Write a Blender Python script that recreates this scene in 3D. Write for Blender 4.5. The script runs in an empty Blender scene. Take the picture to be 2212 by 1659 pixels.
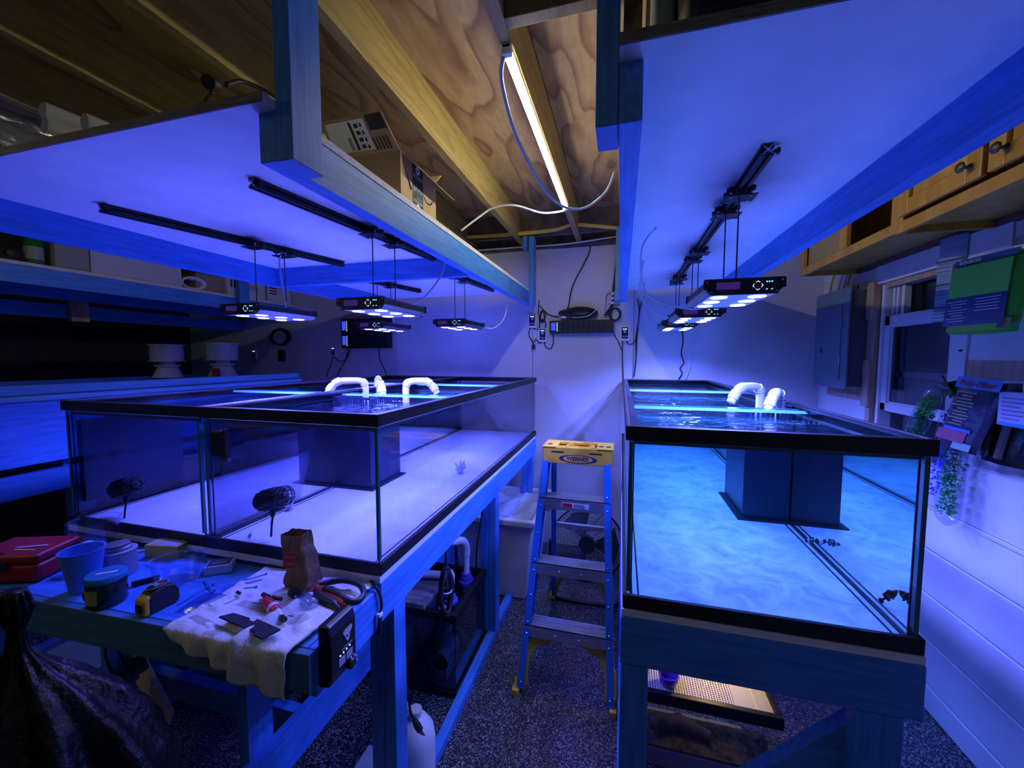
import bpy, bmesh, math, random
from mathutils import Vector, Matrix, noise as mnoise
random.seed(7)
S = bpy.context.scene
COL = S.collection
PI = math.pi

# ------------------------------------------------------------------ camera
EYE = Vector((0, 0, 1.57)); FPX = 860.6; YAW = -.2674; PITCH = -.0667; ROLL = .0012
_cy, _sy = math.cos(YAW), math.sin(YAW)
CW = Vector((_sy*math.cos(PITCH), _cy*math.cos(PITCH), math.sin(PITCH)))
CR = Vector((_cy, -_sy, 0)); CU = CR.cross(CW)
CR, CU = CR*math.cos(ROLL)+CU*math.sin(ROLL), -CR*math.sin(ROLL)+CU*math.cos(ROLL)
cam = bpy.data.cameras.new('camera'); cam_o = bpy.data.objects.new('camera', cam); COL.objects.link(cam_o)
cam.sensor_fit = 'HORIZONTAL'; cam.sensor_width = 36; cam.lens = FPX/2212*36; cam.clip_start = .02; cam.clip_end = 60
M = Matrix((CR, CU, -CW)).transposed().to_4x4(); M.translation = EYE
cam_o.matrix_world = M
S.camera = cam_o

def P(u, v, **k):
    """a measured picture point -> the world point where its sight line meets a real plane x=, y= or z="""
    d = CW + CR*((u-1106)/FPX) - CU*((v-829.5)/FPX)
    a, val = list(k.items())[0]; i = 'xyz'.index(a)
    return EYE + d*((val-EYE[i])/d[i])

# ------------------------------------------------------------------ world, exposure
wd = bpy.data.worlds.new('world'); S.world = wd; wd.use_nodes = True
bg = wd.node_tree.nodes['Background']; bg.inputs[0].default_value = (.34, .50, .80, 1); bg.inputs[1].default_value = .05
S.view_settings.view_transform = 'Standard'; S.view_settings.look = 'None'
S.view_settings.exposure = 0; S.view_settings.gamma = 1
try: S.view_settings.use_curve_mapping = False
except Exception: pass
S.cycles.transparent_max_bounces = 32; S.cycles.max_bounces = 10; S.cycles.diffuse_bounces = 5; S.cycles.glossy_bounces = 5
S.cycles.sample_clamp_indirect = 200; S.cycles.caustics_reflective = False; S.cycles.caustics_refractive = False
LED_L = (.125, .130, 1.0); LED_R = (.125, .17, 1.0); LED_W = 5.9; LED_SPREAD = 144
STRIP = (1.0, .97, .68); STRIP_PWR = 60
STRIP2_PWR = 30

# ------------------------------------------------------------------ materials
MATS = {}
def mat(name, col, rough=.6, metal=0, emit=None, spec=.5, build=None):
    if name in MATS: return MATS[name]
    m = bpy.data.materials.new(name); m.use_nodes = True; nt = m.node_tree
    b = nt.nodes['Principled BSDF']
    b.inputs['Base Color'].default_value = (*col, 1); b.inputs['Roughness'].default_value = rough
    b.inputs['Metallic'].default_value = metal; b.inputs['Specular IOR Level'].default_value = spec
    if emit:
        b.inputs['Emission Color'].default_value = (*emit[0], 1); b.inputs['Emission Strength'].default_value = emit[1]
    if build: build(nt, b)
    MATS[name] = m
    return m
def N(nt, t, **kw):
    n = nt.nodes.new(t)
    for k, v in kw.items():
        if k in n.inputs: n.inputs[k].default_value = v
        else: setattr(n, k, v)
    return n
def coords(nt, scale=(1, 1, 1)):
    tc = N(nt, 'ShaderNodeTexCoord'); mp = N(nt, 'ShaderNodeMapping')
    mp.inputs['Scale'].default_value = scale
    g = N(nt, 'ShaderNodeNewGeometry')
    nt.links.new(tc.outputs['Object'], mp.inputs[0])
    return mp.outputs[0]
def ramp(nt, fac, stops):
    r = N(nt, 'ShaderNodeValToRGB'); e = r.color_ramp.elements
    while len(e) < len(stops): e.new(.5)
    for i, (p, c) in enumerate(stops): e[i].position = p; e[i].color = (*c, 1)
    nt.links.new(fac, r.inputs[0]); return r.outputs[0]
def bump(nt, b, h, strength=.2, dist=.005):
    n = N(nt, 'ShaderNodeBump'); n.inputs['Strength'].default_value = strength; n.inputs['Distance'].default_value = dist
    nt.links.new(h, n.inputs['Height']); nt.links.new(n.outputs[0], b.inputs['Normal'])
def mottled(c0, c1, scale=(1, 1, 1), nscale=6, detail=4, bmp=0, dist=.003, lo=.35, hi=.65):
    def f(nt, b):
        n = N(nt, 'ShaderNodeTexNoise', Scale=nscale, Detail=detail)
        nt.links.new(coords(nt, scale), n.inputs['Vector'])
        nt.links.new(ramp(nt, n.outputs[0], [(lo, c0), (hi, c1)]), b.inputs['Base Color'])
        if bmp: bump(nt, b, n.outputs[0], bmp, dist)
    return f
def figured(c0, c1, c2, scale, rings, nscale=1.0):
    """cathedral grain: contour lines of a stretched noise"""
    def f(nt, b):
        v = coords(nt, scale)
        n = N(nt, 'ShaderNodeTexNoise', Scale=nscale, Detail=2.0, Roughness=.45); nt.links.new(v, n.inputs['Vector'])
        mul = N(nt, 'ShaderNodeMath', operation='MULTIPLY'); mul.inputs[1].default_value = rings; nt.links.new(n.outputs[0], mul.inputs[0])
        fr = N(nt, 'ShaderNodeMath', operation='FRACT'); nt.links.new(mul.outputs[0], fr.inputs[0])
        c = ramp(nt, fr.outputs[0], [(0, c0), (.45, c0), (.72, c1), (.9, c2), (1, c0)])
        fine = N(nt, 'ShaderNodeTexNoise', Scale=nscale*14, Detail=3.0); nt.links.new(v, fine.inputs['Vector'])
        mx = N(nt, 'ShaderNodeMixRGB', blend_type='MULTIPLY'); mx.inputs[0].default_value = .55
        nt.links.new(c, mx.inputs[1]); nt.links.new(ramp(nt, fine.outputs[0], [(.3, (.55, .5, .45)), (.7, (1, 1, 1))]), mx.inputs[2])
        nt.links.new(mx.outputs[0], b.inputs['Base Color'])
        bump(nt, b, fr.outputs[0], .08, .002)
    return f
BL0, BL1 = (.036, .180, .54), (.062, .265, .74)
def blue(ax):
    sc = [14, 14, 14]; sc['xyz'.index(ax)] = 1.1
    return mat('blue_paint_'+ax, BL1, .5, build=mottled(BL0, BL1, sc, 6, 6, .25, .002, .3, .6))
BX, BY, BZ = blue('x'), blue('y'), blue('z')
ENDG = mat('blue_end_grain', BL1, .6)
def _endgrain(nt, b):
    v = coords(nt)
    w = N(nt, 'ShaderNodeTexWave', wave_type='RINGS', rings_direction='Z', Scale=55.0, Distortion=2.0, Detail=1.0)
    nt.links.new(v, w.inputs['Vector'])
    nt.links.new(ramp(nt, w.outputs['Fac'], [(.2, BL0), (.55, BL1), (.9, (.22, .42, .8))]), b.inputs['Base Color'])
_endgrain(ENDG.node_tree, ENDG.node_tree.nodes['Principled BSDF'])
WHITE = mat('white_paint', (.80, .80, .80), .55, build=mottled((.74, .74, .76), (.84, .84, .84), (1, 1, 1), 5, 6, .12, .003))
PANELW = mat('white_ply', (.80, .80, .80), .6, build=mottled((.84, .84, .86), (.91, .91, .91), (1, 1, 1), 9, 8, .35, .004))
EDGE = mat('white_ply_edge', (.78, .76, .70), .7, build=mottled((.55, .52, .46), (.85, .84, .8), (4, 4, 40), 8, 5, .2))
RAWEDGE = mat('dark_ply_edge', (.17, .14, .14), .8, build=mottled((.12, .10, .11), (.22, .18, .18), (3, 3, 30), 8, 5, .3))
WALLW = mat('white_wall_board', (.74, .74, .76), .5, build=mottled((.58, .58, .62), (.66, .66, .69), (1, 1, 1), 3, 6, .06, .003))
LUMBER = mat('lumber', (.55, .36, .17), .65, build=figured((.46, .335, .105), (.42, .295, .09), (.36, .235, .075), (9, .8, 9), 5))
PLY = mat('fir_plywood', (.55, .36, .2), .6, build=figured((.43, .285, .115), (.33, .19, .075), (.21, .105, .042), (4.5, 1.1, 4), 9, .8))
DARKLUM = mat('old_dark_lumber', (.12, .09, .07), .8, build=mottled((.08, .06, .05), (.18, .13, .10), (2, 2, 2), 6, 5))
MAPLE = mat('maple_cabinet', (.62, .33, .11), .38, build=mottled((.54, .27, .04), (.72, .40, .07), (3, 3, .6), 5, 6))
TANOAK = mat('pine_board', (.55, .38, .25), .65, build=mottled((.45, .29, .19), (.62, .45, .32), (6, 6, .8), 5, 5))
BLACK = mat('black_plastic', (.012, .012, .015), .42)
BLACKM = mat('black_matte', (.010, .010, .012), .75)
RUBBER = mat('black_cable', (.012, .012, .014), .55)
ALU_D = mat('black_anodised', (.03, .03, .034), .32, .7)
ALU_E = mat('cut_aluminium', (.55, .55, .6), .35, .9)
ALU = mat('mill_aluminium', (.62, .62, .64), .34, .85, build=mottled((.48, .48, .5), (.7, .7, .72), (1, 12, 12), 10, 5))
STEEL = mat('zinc_steel', (.6, .6, .62), .3, .95)
PVC = mat('white_pvc', (.80, .80, .82), .35)
WCABLE = mat('white_cable', (.74, .74, .76), .5)
YCABLE = mat('yellow_cable', (.72, .55, .10), .55)
SIL = mat('black_silicone', (.008, .010, .016), .5)
RIM = mat('black_rim', (.008, .008, .010), .5)
RIMTOP = mat('rim_ledge', (.02, .02, .028), .28)
OVER = mat('overflow_black', (.012, .022, .055), .35)
GREY = mat('grey_enamel', (.16, .22, .26), .45)
GREYD = mat('grey_enamel_dark', (.09, .12, .14), .5)
YELLOW = mat('yellow_plastic', (.78, .46, .04), .45)
FIBRE = mat('blue_fibreglass', (.02, .16, .50), .42)
CARD = mat('cardboard', (.42, .28, .16), .8, build=mottled((.38, .25, .14), (.46, .31, .18), (1, 1, 1), 8, 4))
CARDIN = mat('cardboard_flap', (.50, .36, .2), .8)
PAPERW = mat('white_paper', (.72, .73, .75), .7)
INK = mat('dark_ink', (.02, .022, .03), .7)
TEXTW = mat('white_print', (.75, .77, .8), .6)
TEXTB = mat('blue_print', (.06, .32, .65), .6)
TEXTR = mat('red_print', (.55, .03, .05), .6)
RED = mat('red_plastic', (.42, .010, .014), .5)
FOAM = mat('white_foam_sheet', (.80, .80, .82), .8)
TOWEL = mat('white_towel', (.76, .74, .66), .95, build=mottled((.68, .66, .58), (.82, .80, .74), (1, 1, 1), 220, 4, .8, .002))
TEAL = mat('blue_plastic_lid', (.02, .22, .50), .4)
CUPB = mat('blue_cup', (.10, .28, .80), .45)
BAGP = mat('kraft_paper', (.30, .17, .09), .8, build=mottled((.24, .13, .07), (.34, .20, .11), (1, 1, 1), 20, 5, .4, .002))
GBAG = mat('black_bag_film', (.004, .004, .005), .40, spec=.16, build=mottled((.003, .003, .004), (.006, .006, .007), (1, 1, 1), 14, 6, .9, .02))
PURPLE = mat('purple_fitting', (.16, .10, .55), .4)
TUBW = mat('white_tub', (.68, .66, .64), .45)
GREENP = mat('green_pack', (.10, .66, .05), .3)
def glass_like(name, tint, base=.04, k=.9, rough=0.0, gcol=(1, 1, 1)):
    def f(nt, b):
        out = nt.nodes['Material Output']; nt.nodes.remove(b)
        t = N(nt, 'ShaderNodeBsdfTransparent'); t.inputs[0].default_value = (*tint, 1)
        g = N(nt, 'ShaderNodeBsdfGlossy'); g.inputs['Roughness'].default_value = rough; g.inputs['Color'].default_value = (*gcol, 1)
        lw = N(nt, 'ShaderNodeLayerWeight'); lw.inputs['Blend'].default_value = .5
        pw = N(nt, 'ShaderNodeMath', operation='POWER'); pw.inputs[1].default_value = 5; nt.links.new(lw.outputs['Facing'], pw.inputs[0])
        ma = N(nt, 'ShaderNodeMath', operation='MULTIPLY_ADD'); ma.inputs[1].default_value = k; ma.inputs[2].default_value = base
        nt.links.new(pw.outputs[0], ma.inputs[0])
        mx = N(nt, 'ShaderNodeMixShader'); nt.links.new(ma.outputs[0], mx.inputs[0]); nt.links.new(t.outputs[0], mx.inputs[1]); nt.links.new(g.outputs[0], mx.inputs[2])
        nt.links.new(mx.outputs[0], out.inputs[0])
    return mat(name, tint, build=f)
GLASS = glass_like('tank_glass', (.66, .67, .74), .03, .8)  # dimming of the bright tank floors is put into both pane tints
GLASS_R = glass_like('tank_glass_greenish', (.60, .69, .72), .03, .8)
CLEARG = glass_like('clear_glass', (.93, .975, .975), .03, .8)
WINGLASS = glass_like('window_glass', (.55, .58, .66), .06, .9)
CLEARP = glass_like('clear_plastic', (.84, .88, .94), .07, .6, .15)
BRACEG = mat('brace_edge_glow', (.25, .75, .85), .08)  # diffuse cyan painted for the edge-lit brightness of the braces
GEDGE = mat('glass_edge_green', (.02, .16, .17), .2)
def water(name, tint, dens, acol):
    def f(nt, b):
        out = nt.nodes['Material Output']; nt.nodes.remove(b)
        t = N(nt, 'ShaderNodeBsdfTransparent'); t.inputs[0].default_value = (*tint, 1)
        g = N(nt, 'ShaderNodeBsdfGlossy'); g.inputs['Roughness'].default_value = .02
        n = N(nt, 'ShaderNodeTexNoise', Scale=9.0, Detail=3.0, Distortion=1.2); nt.links.new(coords(nt, (1, 1.6, 0)), n.inputs['Vector'])
        bp = N(nt, 'ShaderNodeBump'); bp.inputs['Distance'].default_value = .02
        ge = N(nt, 'ShaderNodeNewGeometry'); sx = N(nt, 'ShaderNodeSeparateXYZ'); nt.links.new(ge.outputs['True Normal'], sx.inputs[0])
        ab = N(nt, 'ShaderNodeMath', operation='ABSOLUTE'); nt.links.new(sx.outputs['Z'], ab.inputs[0])
        sm = N(nt, 'ShaderNodeMath', operation='MULTIPLY'); sm.inputs[1].default_value = .35; nt.links.new(ab.outputs[0], sm.inputs[0]); nt.links.new(sm.outputs[0], bp.inputs['Strength'])
        nt.links.new(n.outputs[0], bp.inputs['Height']); nt.links.new(bp.outputs[0], g.inputs['Normal'])
        fr = N(nt, 'ShaderNodeFresnel'); fr.inputs['IOR'].default_value = 1.33
        mx = N(nt, 'ShaderNodeMixShader'); nt.links.new(fr.outputs[0], mx.inputs[0]); nt.links.new(t.outputs[0], mx.inputs[1]); nt.links.new(g.outputs[0], mx.inputs[2])
        nt.links.new(mx.outputs[0], out.inputs[0])
        va_ = N(nt, 'ShaderNodeVolumeAbsorption'); va_.inputs['Color'].default_value = (*acol, 1); va_.inputs['Density'].default_value = dens
        nt.links.new(va_.outputs[0], out.inputs['Volume'])
    return mat(name, tint, build=f)
WATER_L = water('water_left', (.96, .98, .99), .30, (.0, .15, .5)); WATER_R = water('water_right', (.97, .99, .985), 1.05, (.0, .58, .60))
def emitter(name, col, s): return mat(name, (0, 0, 0), .5, emit=(col, s))
LENS_L = emitter('led_lens_left', LED_L, 60); LENS_R = emitter('led_lens_right', LED_R, 60)
DISPP = emitter('purple_display', (.10, .03, .35), .35)
DISPB = emitter('blue_display', (.04, .06, 1.0), 1.3)
ICON = emitter('lit_icon', (.55, .8, 1), 1.6); ICONC = emitter('lit_icon_cyan', (.1, .55, 1), 2.5); ICONG = emitter('lit_icon_green', (.25, .9, .1), 2.0)
TUBE = emitter('strip_light_tube', STRIP, STRIP_PWR); TUBE2 = emitter('strip_light_tube_side', STRIP, STRIP2_PWR)
BULB = emitter('warm_bulb', (1, .70, .25), 260)
def _floor(nt, b):
    v = coords(nt)
    vo = N(nt, 'ShaderNodeTexVoronoi', Scale=270.0); nt.links.new(v, vo.inputs['Vector'])
    sep = N(nt, 'ShaderNodeSeparateColor'); nt.links.new(vo.outputs['Color'], sep.inputs[0])
    c = ramp(nt, sep.outputs[0], [(.0, (.008, .008, .012)), (.50, (.014, .014, .018)), (.66, (.05, .05, .055)), (.84, (.19, .19, .195)), (1, (.52, .51, .48))])
    nt.links.new(c, b.inputs['Base Color'])
    bump(nt, b, sep.outputs[0], .15, .001)
FLOORM = mat('epoxy_flake', (.2, .2, .2), .38, build=_floor)
def _sand(nt, b):
    v = coords(nt)
    n = N(nt, 'ShaderNodeTexNoise', Scale=11.0, Detail=9.0, Roughness=.65, Distortion=1.2); nt.links.new(v, n.inputs['Vector'])
    nt.links.new(ramp(nt, n.outputs[0], [(.33, (.42, .46, .52)), (.62, (.82, .83, .84))]), b.inputs['Base Color'])
    bump(nt, b, n.outputs[0], .5, .01)
TFLOOR = mat('tank_floor_white', (.8, .8, .82), .5, build=mottled((.74, .75, .78), (.84, .84, .85), (1, 1, 1), 7, 4, .1))
TFLOOR_R = mat('tank_floor_sandy', (.8, .8, .8), .5, build=_sand)

# ------------------------------------------------------------------ mesh helpers
class MB:
    def __init__(s): s.v = []; s.f = []
    def add(s, vs, fs):
        o = len(s.v); s.v += [tuple(v) for v in vs]; s.f += [tuple(i+o for i in f) for f in fs]; return s
    def box(s, x0, x1, y0, y1, z0, z1):
        vs = [(x, y, z) for z in (z0, z1) for y in (y0, y1) for x in (x0, x1)]
        return s.add(vs, [(0, 2, 3, 1), (4, 5, 7, 6), (0, 1, 5, 4), (2, 6, 7, 3), (0, 4, 6, 2), (1, 3, 7, 5)])
    def bar(s, a, b, w, h, up=(0, 0, 1)):
        """box along a-b, w wide sideways and h tall along up"""
        a, b = Vector(a), Vector(b); d = (b-a).normalized(); up = Vector(up)
        side = d.cross(up).normalized(); up = side.cross(d).normalized()
        vs = []
        for p in (a, b):
            for q in (-.5, .5):
                for r in (-.5, .5): vs.append(p+side*w*r+up*h*q)
        return s.add(vs, [(0, 1, 3, 2), (4, 6, 7, 5), (0, 4, 5, 1), (2, 3, 7, 6), (0, 2, 6, 4), (1, 5, 7, 3)])
    def ring_tube(s, pts, radii, n=8, cap=True, closed=False):
        pts = [Vector(p) for p in pts]; k = len(pts); vs = []; fs = []
        prev = None
        for i, p in enumerate(pts):
            if closed: t = pts[(i+1) % k]-pts[i-1]
            else: t = pts[min(i+1, k-1)]-pts[max(i-1, 0)]
            t = t.normalized() if t.length > 1e-9 else Vector((0, 0, 1))
            if prev is None:
                a = Vector((0, 0, 1)) if abs(t.z) < .9 else Vector((1, 0, 0)); u = t.cross(a).normalized()
            else:
                u = prev-t*prev.dot(t); u = u.normalized() if u.length > 1e-6 else t.orthogonal().normalized()
            prev = u; w = t.cross(u)
            r = radii[i] if isinstance(radii, (list, tuple)) else radii
            for j in range(n):
                a = 2*PI*j/n; vs.append(p+(u*math.cos(a)+w*math.sin(a))*r)
        m = k if closed else k-1
        for i in range(m):
            for j in range(n):
                a = i*n+j; b = i*n+(j+1) % n; i2 = (i+1) % k
                fs.append((a, b, i2*n+(j+1) % n, i2*n+j))
        if cap and not closed:
            fs.append(tuple(range(n-1, -1, -1))); fs.append(tuple((k-1)*n+j for j in range(n)))
        return s.add(vs, fs)
    def cyl(s, a, b, r, n=16, r2=None): return s.ring_tube([a, b], [r, r if r2 is None else r2], n)
    def lathe(s, c, prof, n=24, axis=(0, 0, 1), cap=(True, True)):
        c = Vector(c); ax = Vector(axis).normalized(); u = ax.orthogonal().normalized() if abs(ax.z) < .999 else Vector((1, 0, 0)); w = ax.cross(u)
        vs = []; fs = []
        for r, h in prof:
            for j in range(n):
                a = 2*PI*j/n; vs.append(c+ax*h+(u*math.cos(a)+w*math.sin(a))*r)
        for i in range(len(prof)-1):
            for j in range(n): fs.append((i*n+j, i*n+(j+1) % n, (i+1)*n+(j+1) % n, (i+1)*n+j))
        if cap[0]: fs.append(tuple(range(n-1, -1, -1)))
        if cap[1]: fs.append(tuple((len(prof)-1)*n+j for j in range(n)))
        return s.add(vs, fs)
    def prism(s, poly, o, ex, ey, ez, d):
        """2D polygon in the ex/ey plane at o, extruded d along ez"""
        o, ex, ey, ez = Vector(o), Vector(ex), Vector(ey), Vector(ez); n = len(poly)
        vs = [o+ex*x+ey*y for x, y in poly]+[o+ex*x+ey*y+ez*d for x, y in poly]
        return s.add(vs, [tuple(range(n-1, -1, -1)), tuple(range(n, 2*n))]+[(i, (i+1) % n, n+(i+1) % n, n+i) for i in range(n)])
    def quad(s, a, b, c, d): return s.add([a, b, c, d], [(0, 1, 2, 3)])
    def ball(s, c, r, nu=12, nv=8, sq=(1, 1, 1)):
        c = Vector(c); prof = [(r*math.sin(PI*i/nv), -r*math.cos(PI*i/nv)) for i in range(nv+1)]
        prof[0] = (1e-4, -r); prof[-1] = (1e-4, r); m = MB().lathe((0, 0, 0), prof, nu)
        return s.add([c+Vector((v[0]*sq[0], v[1]*sq[1], v[2]*sq[2])) for v in m.v], m.f)
def curve(pts, sub=6):
    """Catmull-Rom through the points"""
    pts = [Vector(p) for p in pts]; out = []
    for i in range(len(pts)-1):
        p0 = pts[max(i-1, 0)]; p1 = pts[i]; p2 = pts[i+1]; p3 = pts[min(i+2, len(pts)-1)]
        for j in range(sub):
            t = j/sub
            out.append(.5*((2*p1)+(p2-p0)*t+(2*p0-5*p1+4*p2-p3)*t*t+(3*p1-p0-3*p2+p3)*t**3))
    return out+[pts[-1]]
def obj(name, mb, m, parent=None, smooth=False, bevel=0, seg=2):
    me = bpy.data.meshes.new(name); me.from_pydata(mb.v, [], mb.f)
    bm = bmesh.new(); bm.from_mesh(me); bmesh.ops.recalc_face_normals(bm, faces=bm.faces); bm.to_mesh(me); bm.free()
    me.materials.append(m)
    if smooth:
        for p in me.polygons: p.use_smooth = True
        if smooth != 'all':
            try: me.set_sharp_from_angle(angle=math.radians(42))
            except Exception: pass
    o = bpy.data.objects.new(name, me); COL.objects.link(o)
    if parent:
        o.parent = parent
        if parent.type == 'EMPTY': o.location = -Vector(parent['origin'])
    if bevel:
        b = o.modifiers.new('bevel', 'BEVEL'); b.width = bevel; b.segments = seg; b.limit_method = 'ANGLE'; b.angle_limit = .6
    return o
def tag(o, label, cat, group=None, kind=None):
    if label: o['label'] = label
    if cat: o['category'] = cat
    if group: o['group'] = group
    if kind: o['kind'] = kind
    return o
def thing(name, label, cat, loc=(0, 0, 0), group=None):
    o = bpy.data.objects.new(name, None); COL.objects.link(o); o.location = loc; o['origin'] = list(loc)
    o.empty_display_size = .05
    return tag(o, label, cat, group)
def struct(name, mb=None, m=None, **k):
    if mb is None:
        o = bpy.data.objects.new(name, None); COL.objects.link(o); o['origin'] = [0., 0., 0.]
    else: o = obj(name, mb, m, **k)
    o['kind'] = 'structure'; return o
def solo(name, mb, m, label, cat, group=None, **k): return tag(obj(name, mb, m, **k), label, cat, group)
def kids(o): return [c for c in list(bpy.data.objects) if c.parent == o]
def copy_tree(o, parent=None):
    c = o.copy(); COL.objects.link(c)
    if parent: c.parent = parent
    for ch in kids(o): copy_tree(ch, c)
    return c
def text(name, body, size, o, ex, ey, m, parent=None, depth=.0006, bold=0, align='CENTER'):
    cu = bpy.data.curves.new(name, 'FONT'); cu.body = body; cu.size = size; cu.extrude = depth; cu.align_x = align; cu.align_y = 'CENTER'; cu.offset = bold; cu.resolution_u = 3
    t = bpy.data.objects.new(name, cu); COL.objects.link(t)
    dg = bpy.context.evaluated_depsgraph_get(); me = bpy.data.meshes.new_from_object(t.evaluated_get(dg))
    bpy.data.objects.remove(t)
    ex, ey = Vector(ex).normalized(), Vector(ey).normalized(); ez = ex.cross(ey)
    mt = Matrix((ex, ey, ez)).transposed().to_4x4(); mt.translation = Vector(o); me.transform(mt)
    me.materials.clear(); me.materials.append(m)
    ob = bpy.data.objects.new(name, me); COL.objects.link(ob)
    if parent:
        ob.parent = parent
        if parent.type == 'EMPTY': ob.location = -Vector(parent['origin'])
    return ob
def cable(name, pts, r, m, label, cat='cable', group=None, sub=6, n=6):
    return solo(name, MB().ring_tube(curve(pts, sub), r, n), m, label, cat, group, smooth='all')

# ================================================================== SETTING
XW = 1.34; YB = 3.26; XL = -4.5; YF = -1.3; ZJ = 2.48; ZC = 2.67
struct('floor', MB().box(XL, XW+.1, YF, YB+.1, -.06, 0), FLOORM)
wb = struct('wall_back')
for x0, x1 in ((XL, -1.95), (-1.946, -.717), (-.713, .086), (.090, XW)):
    obj('wall_panel', MB().box(x0, x1, YB, YB+.012, 0, 2.445), WALLW, wb)
obj('batten', MB().box(-1.985, -1.925, YB-.012, YB, .9, 2.445), WALLW, wb, bevel=.002)
obj('sheathing', MB().box(XL, XW+.1, YB+.014, YB+.09, 0, 2.445), DARKLUM, wb)
obj('top_plate', MB().box(XL, XW+.1, YB-.02, YB+.09, 2.445, ZJ), DARKLUM, wb)
obj('rim_board', MB().box(XL, XW+.1, YB+.02, YB+.09, ZJ, ZC), DARKLUM, wb)
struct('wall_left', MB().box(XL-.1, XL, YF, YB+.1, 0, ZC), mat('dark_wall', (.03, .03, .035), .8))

# right wall: planks low down, boards above, an opening for the window
WY0, WY1, WZ0, WZ1 = 2.075, 2.60, 1.06, 1.955
wr = struct('wall_right')
for i, (z0, z1) in enumerate(((0, .114), (.114, .314), (.314, .514), (.514, .714), (.714, .91))):
    obj('plank', MB().box(XW, XW+.03, YF, 2.66, z0+.002, z1-.002), WHITE, wr, bevel=.005)
obj('wall_board', MB().box(XW, XW+.03, YF, WY0, .913, 1.32), WHITE, wr)
obj('wall_board', MB().box(XW, XW+.03, YF, WY0, 1.323, 2.00), WHITE, wr)
obj('wall_board', MB().box(XW, XW+.03, WY0, WY1+.02, .913, WZ0), WHITE, wr)
obj('lintel_board', MB().box(XW-.012, XW+.03, 1.86, WY1+.05, WZ1+.01, 2.075), WHITE, wr, bevel=.002)
obj('peeling_board', MB().box(XW-.008, XW+.03, YF, 1.855, 1.93, 2.05), mat('peeling_paint', (.6, .6, .62), .7, build=mottled((.28, .2, .16), (.76, .76, .78), (1, .25, 7), 9, 5, .3, .003, .36, .46)), wr)
obj('wall_board', MB().box(XW, XW+.03, YF, YB, 2.078, ZC), WHITE, wr)
obj('wall_board', MB().box(XW, XW+.03, WY1+.065, YB, .0, 2.075), WHITE, wr)
obj('backing', MB().box(XW+.03, XW+.08, YF, WY0-.02, 0, ZC), DARKLUM, wr)
obj('backing', MB().box(XW+.03, XW+.08, WY1+.05, YB+.1, 0, ZC), DARKLUM, wr)
obj('backing', MB().box(XW+.03, XW+.08, WY0-.02, WY1+.05, 0, WZ0), DARKLUM, wr)
obj('backing', MB().box(XW+.03, XW+.08, WY0-.02, WY1+.05, WZ1+.03, ZC), DARKLUM, wr)
obj('stud', MB().box(XW-.02, XW+.03, WY1+.022, WY1+.062, .0, 1.965), TANOAK, wr, bevel=.002)
obj('sill_ledge', MB().box(XW-.006, XW, YF, 1.9, .895, .912), WHITE, wr, bevel=.003)
obj('jamb_board', MB().box(XW-.010, XW, WY0-.05, WY0+.005, 1.10, 1.93), WHITE, wr, bevel=.002)
obj('sheathing_strip', MB().box(XW-.006, XW, 1.45, WY0-.052, 1.49, 1.56), TANOAK, wr, bevel=.001)
sc_ = MB().cyl((XW-.018, WY0-.03, 1.60), (XW-.005, WY0-.03, 1.60), .004, 8); obj('nail', sc_, BLACKM, wr)

wn = struct('window_1')
fr = MB(); fr.box(XW-.004, XW+.075, WY1-.022, WY1, WZ0, WZ1); fr.box(XW+.0, XW+.075, WY0, WY0+.02, WZ0, WZ1); fr.box(XW, XW+.075, WY0, WY1, WZ0, WZ0+.025)
obj('window_frame', fr, WHITE, wn, bevel=.002)
obj('head_jamb', MB().box(XW, XW+.075, WY0, WY1, WZ1-.018, WZ1+.008), TANOAK, wn, bevel=.002)
for k, (y, w) in enumerate(((WY1-.045, .014), (WY1-.075, .016), (WY1-.115, .02))):
    obj('track', MB().box(XW+.02, XW+.05, y-w, y, 1.78, WZ1-.02), WHITE, wn, bevel=.002)
sa = MB(); ya, yb_ = WY0+.02, WY1-.022
sa.box(XW+.004, XW+.038, yb_-.045, yb_, 1.29, 1.79); sa.box(XW+.004, XW+.038, ya, ya+.04, 1.29, 1.79)
sa.box(XW+.004, XW+.038, ya, yb_, 1.735, 1.79); sa.box(XW+.004, XW+.038, ya, yb_, 1.29, 1.335)
obj('sash', sa, WHITE, wn, bevel=.004)
s2 = MB(); s2.box(XW+.014, XW+.022, yb_-.052, yb_-.045, 1.335, 1.735); s2.box(XW+.014, XW+.022, ya, yb_, 1.728, 1.735); s2.box(XW+.014, XW+.022, ya, yb_, 1.335, 1.342)
obj('glazing_bead', s2, WHITE, wn)
obj('pane', MB().box(XW+.018, XW+.022, ya+.04, yb_-.045, 1.335, 1.735), WINGLASS, wn)
obj('upper_pane', MB().box(XW+.055, XW+.059, ya, yb_, 1.74, WZ1-.018), WINGLASS, wn)
obj('lower_pane', MB().box(XW+.055, XW+.059, ya, yb_, WZ0+.02, 1.33), WINGLASS, wn)
m2 = MB(); m2.box(XW+.045, XW+.06, ya, yb_-.03, 1.47, 1.50); m2.box(XW+.045, XW+.06, yb_-.09, yb_-.06, 1.33, 1.74)
obj('storm_rail', m2, WHITE, wn, bevel=.002)
struct('night_sheet_1', MB().box(XW+.10, XW+.12, WY0-.3, WY1+.3, .8, 2.2), mat('night_outside', (.03, .03, .05), .9))  # dark sheet added behind the panes as the night outside

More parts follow.
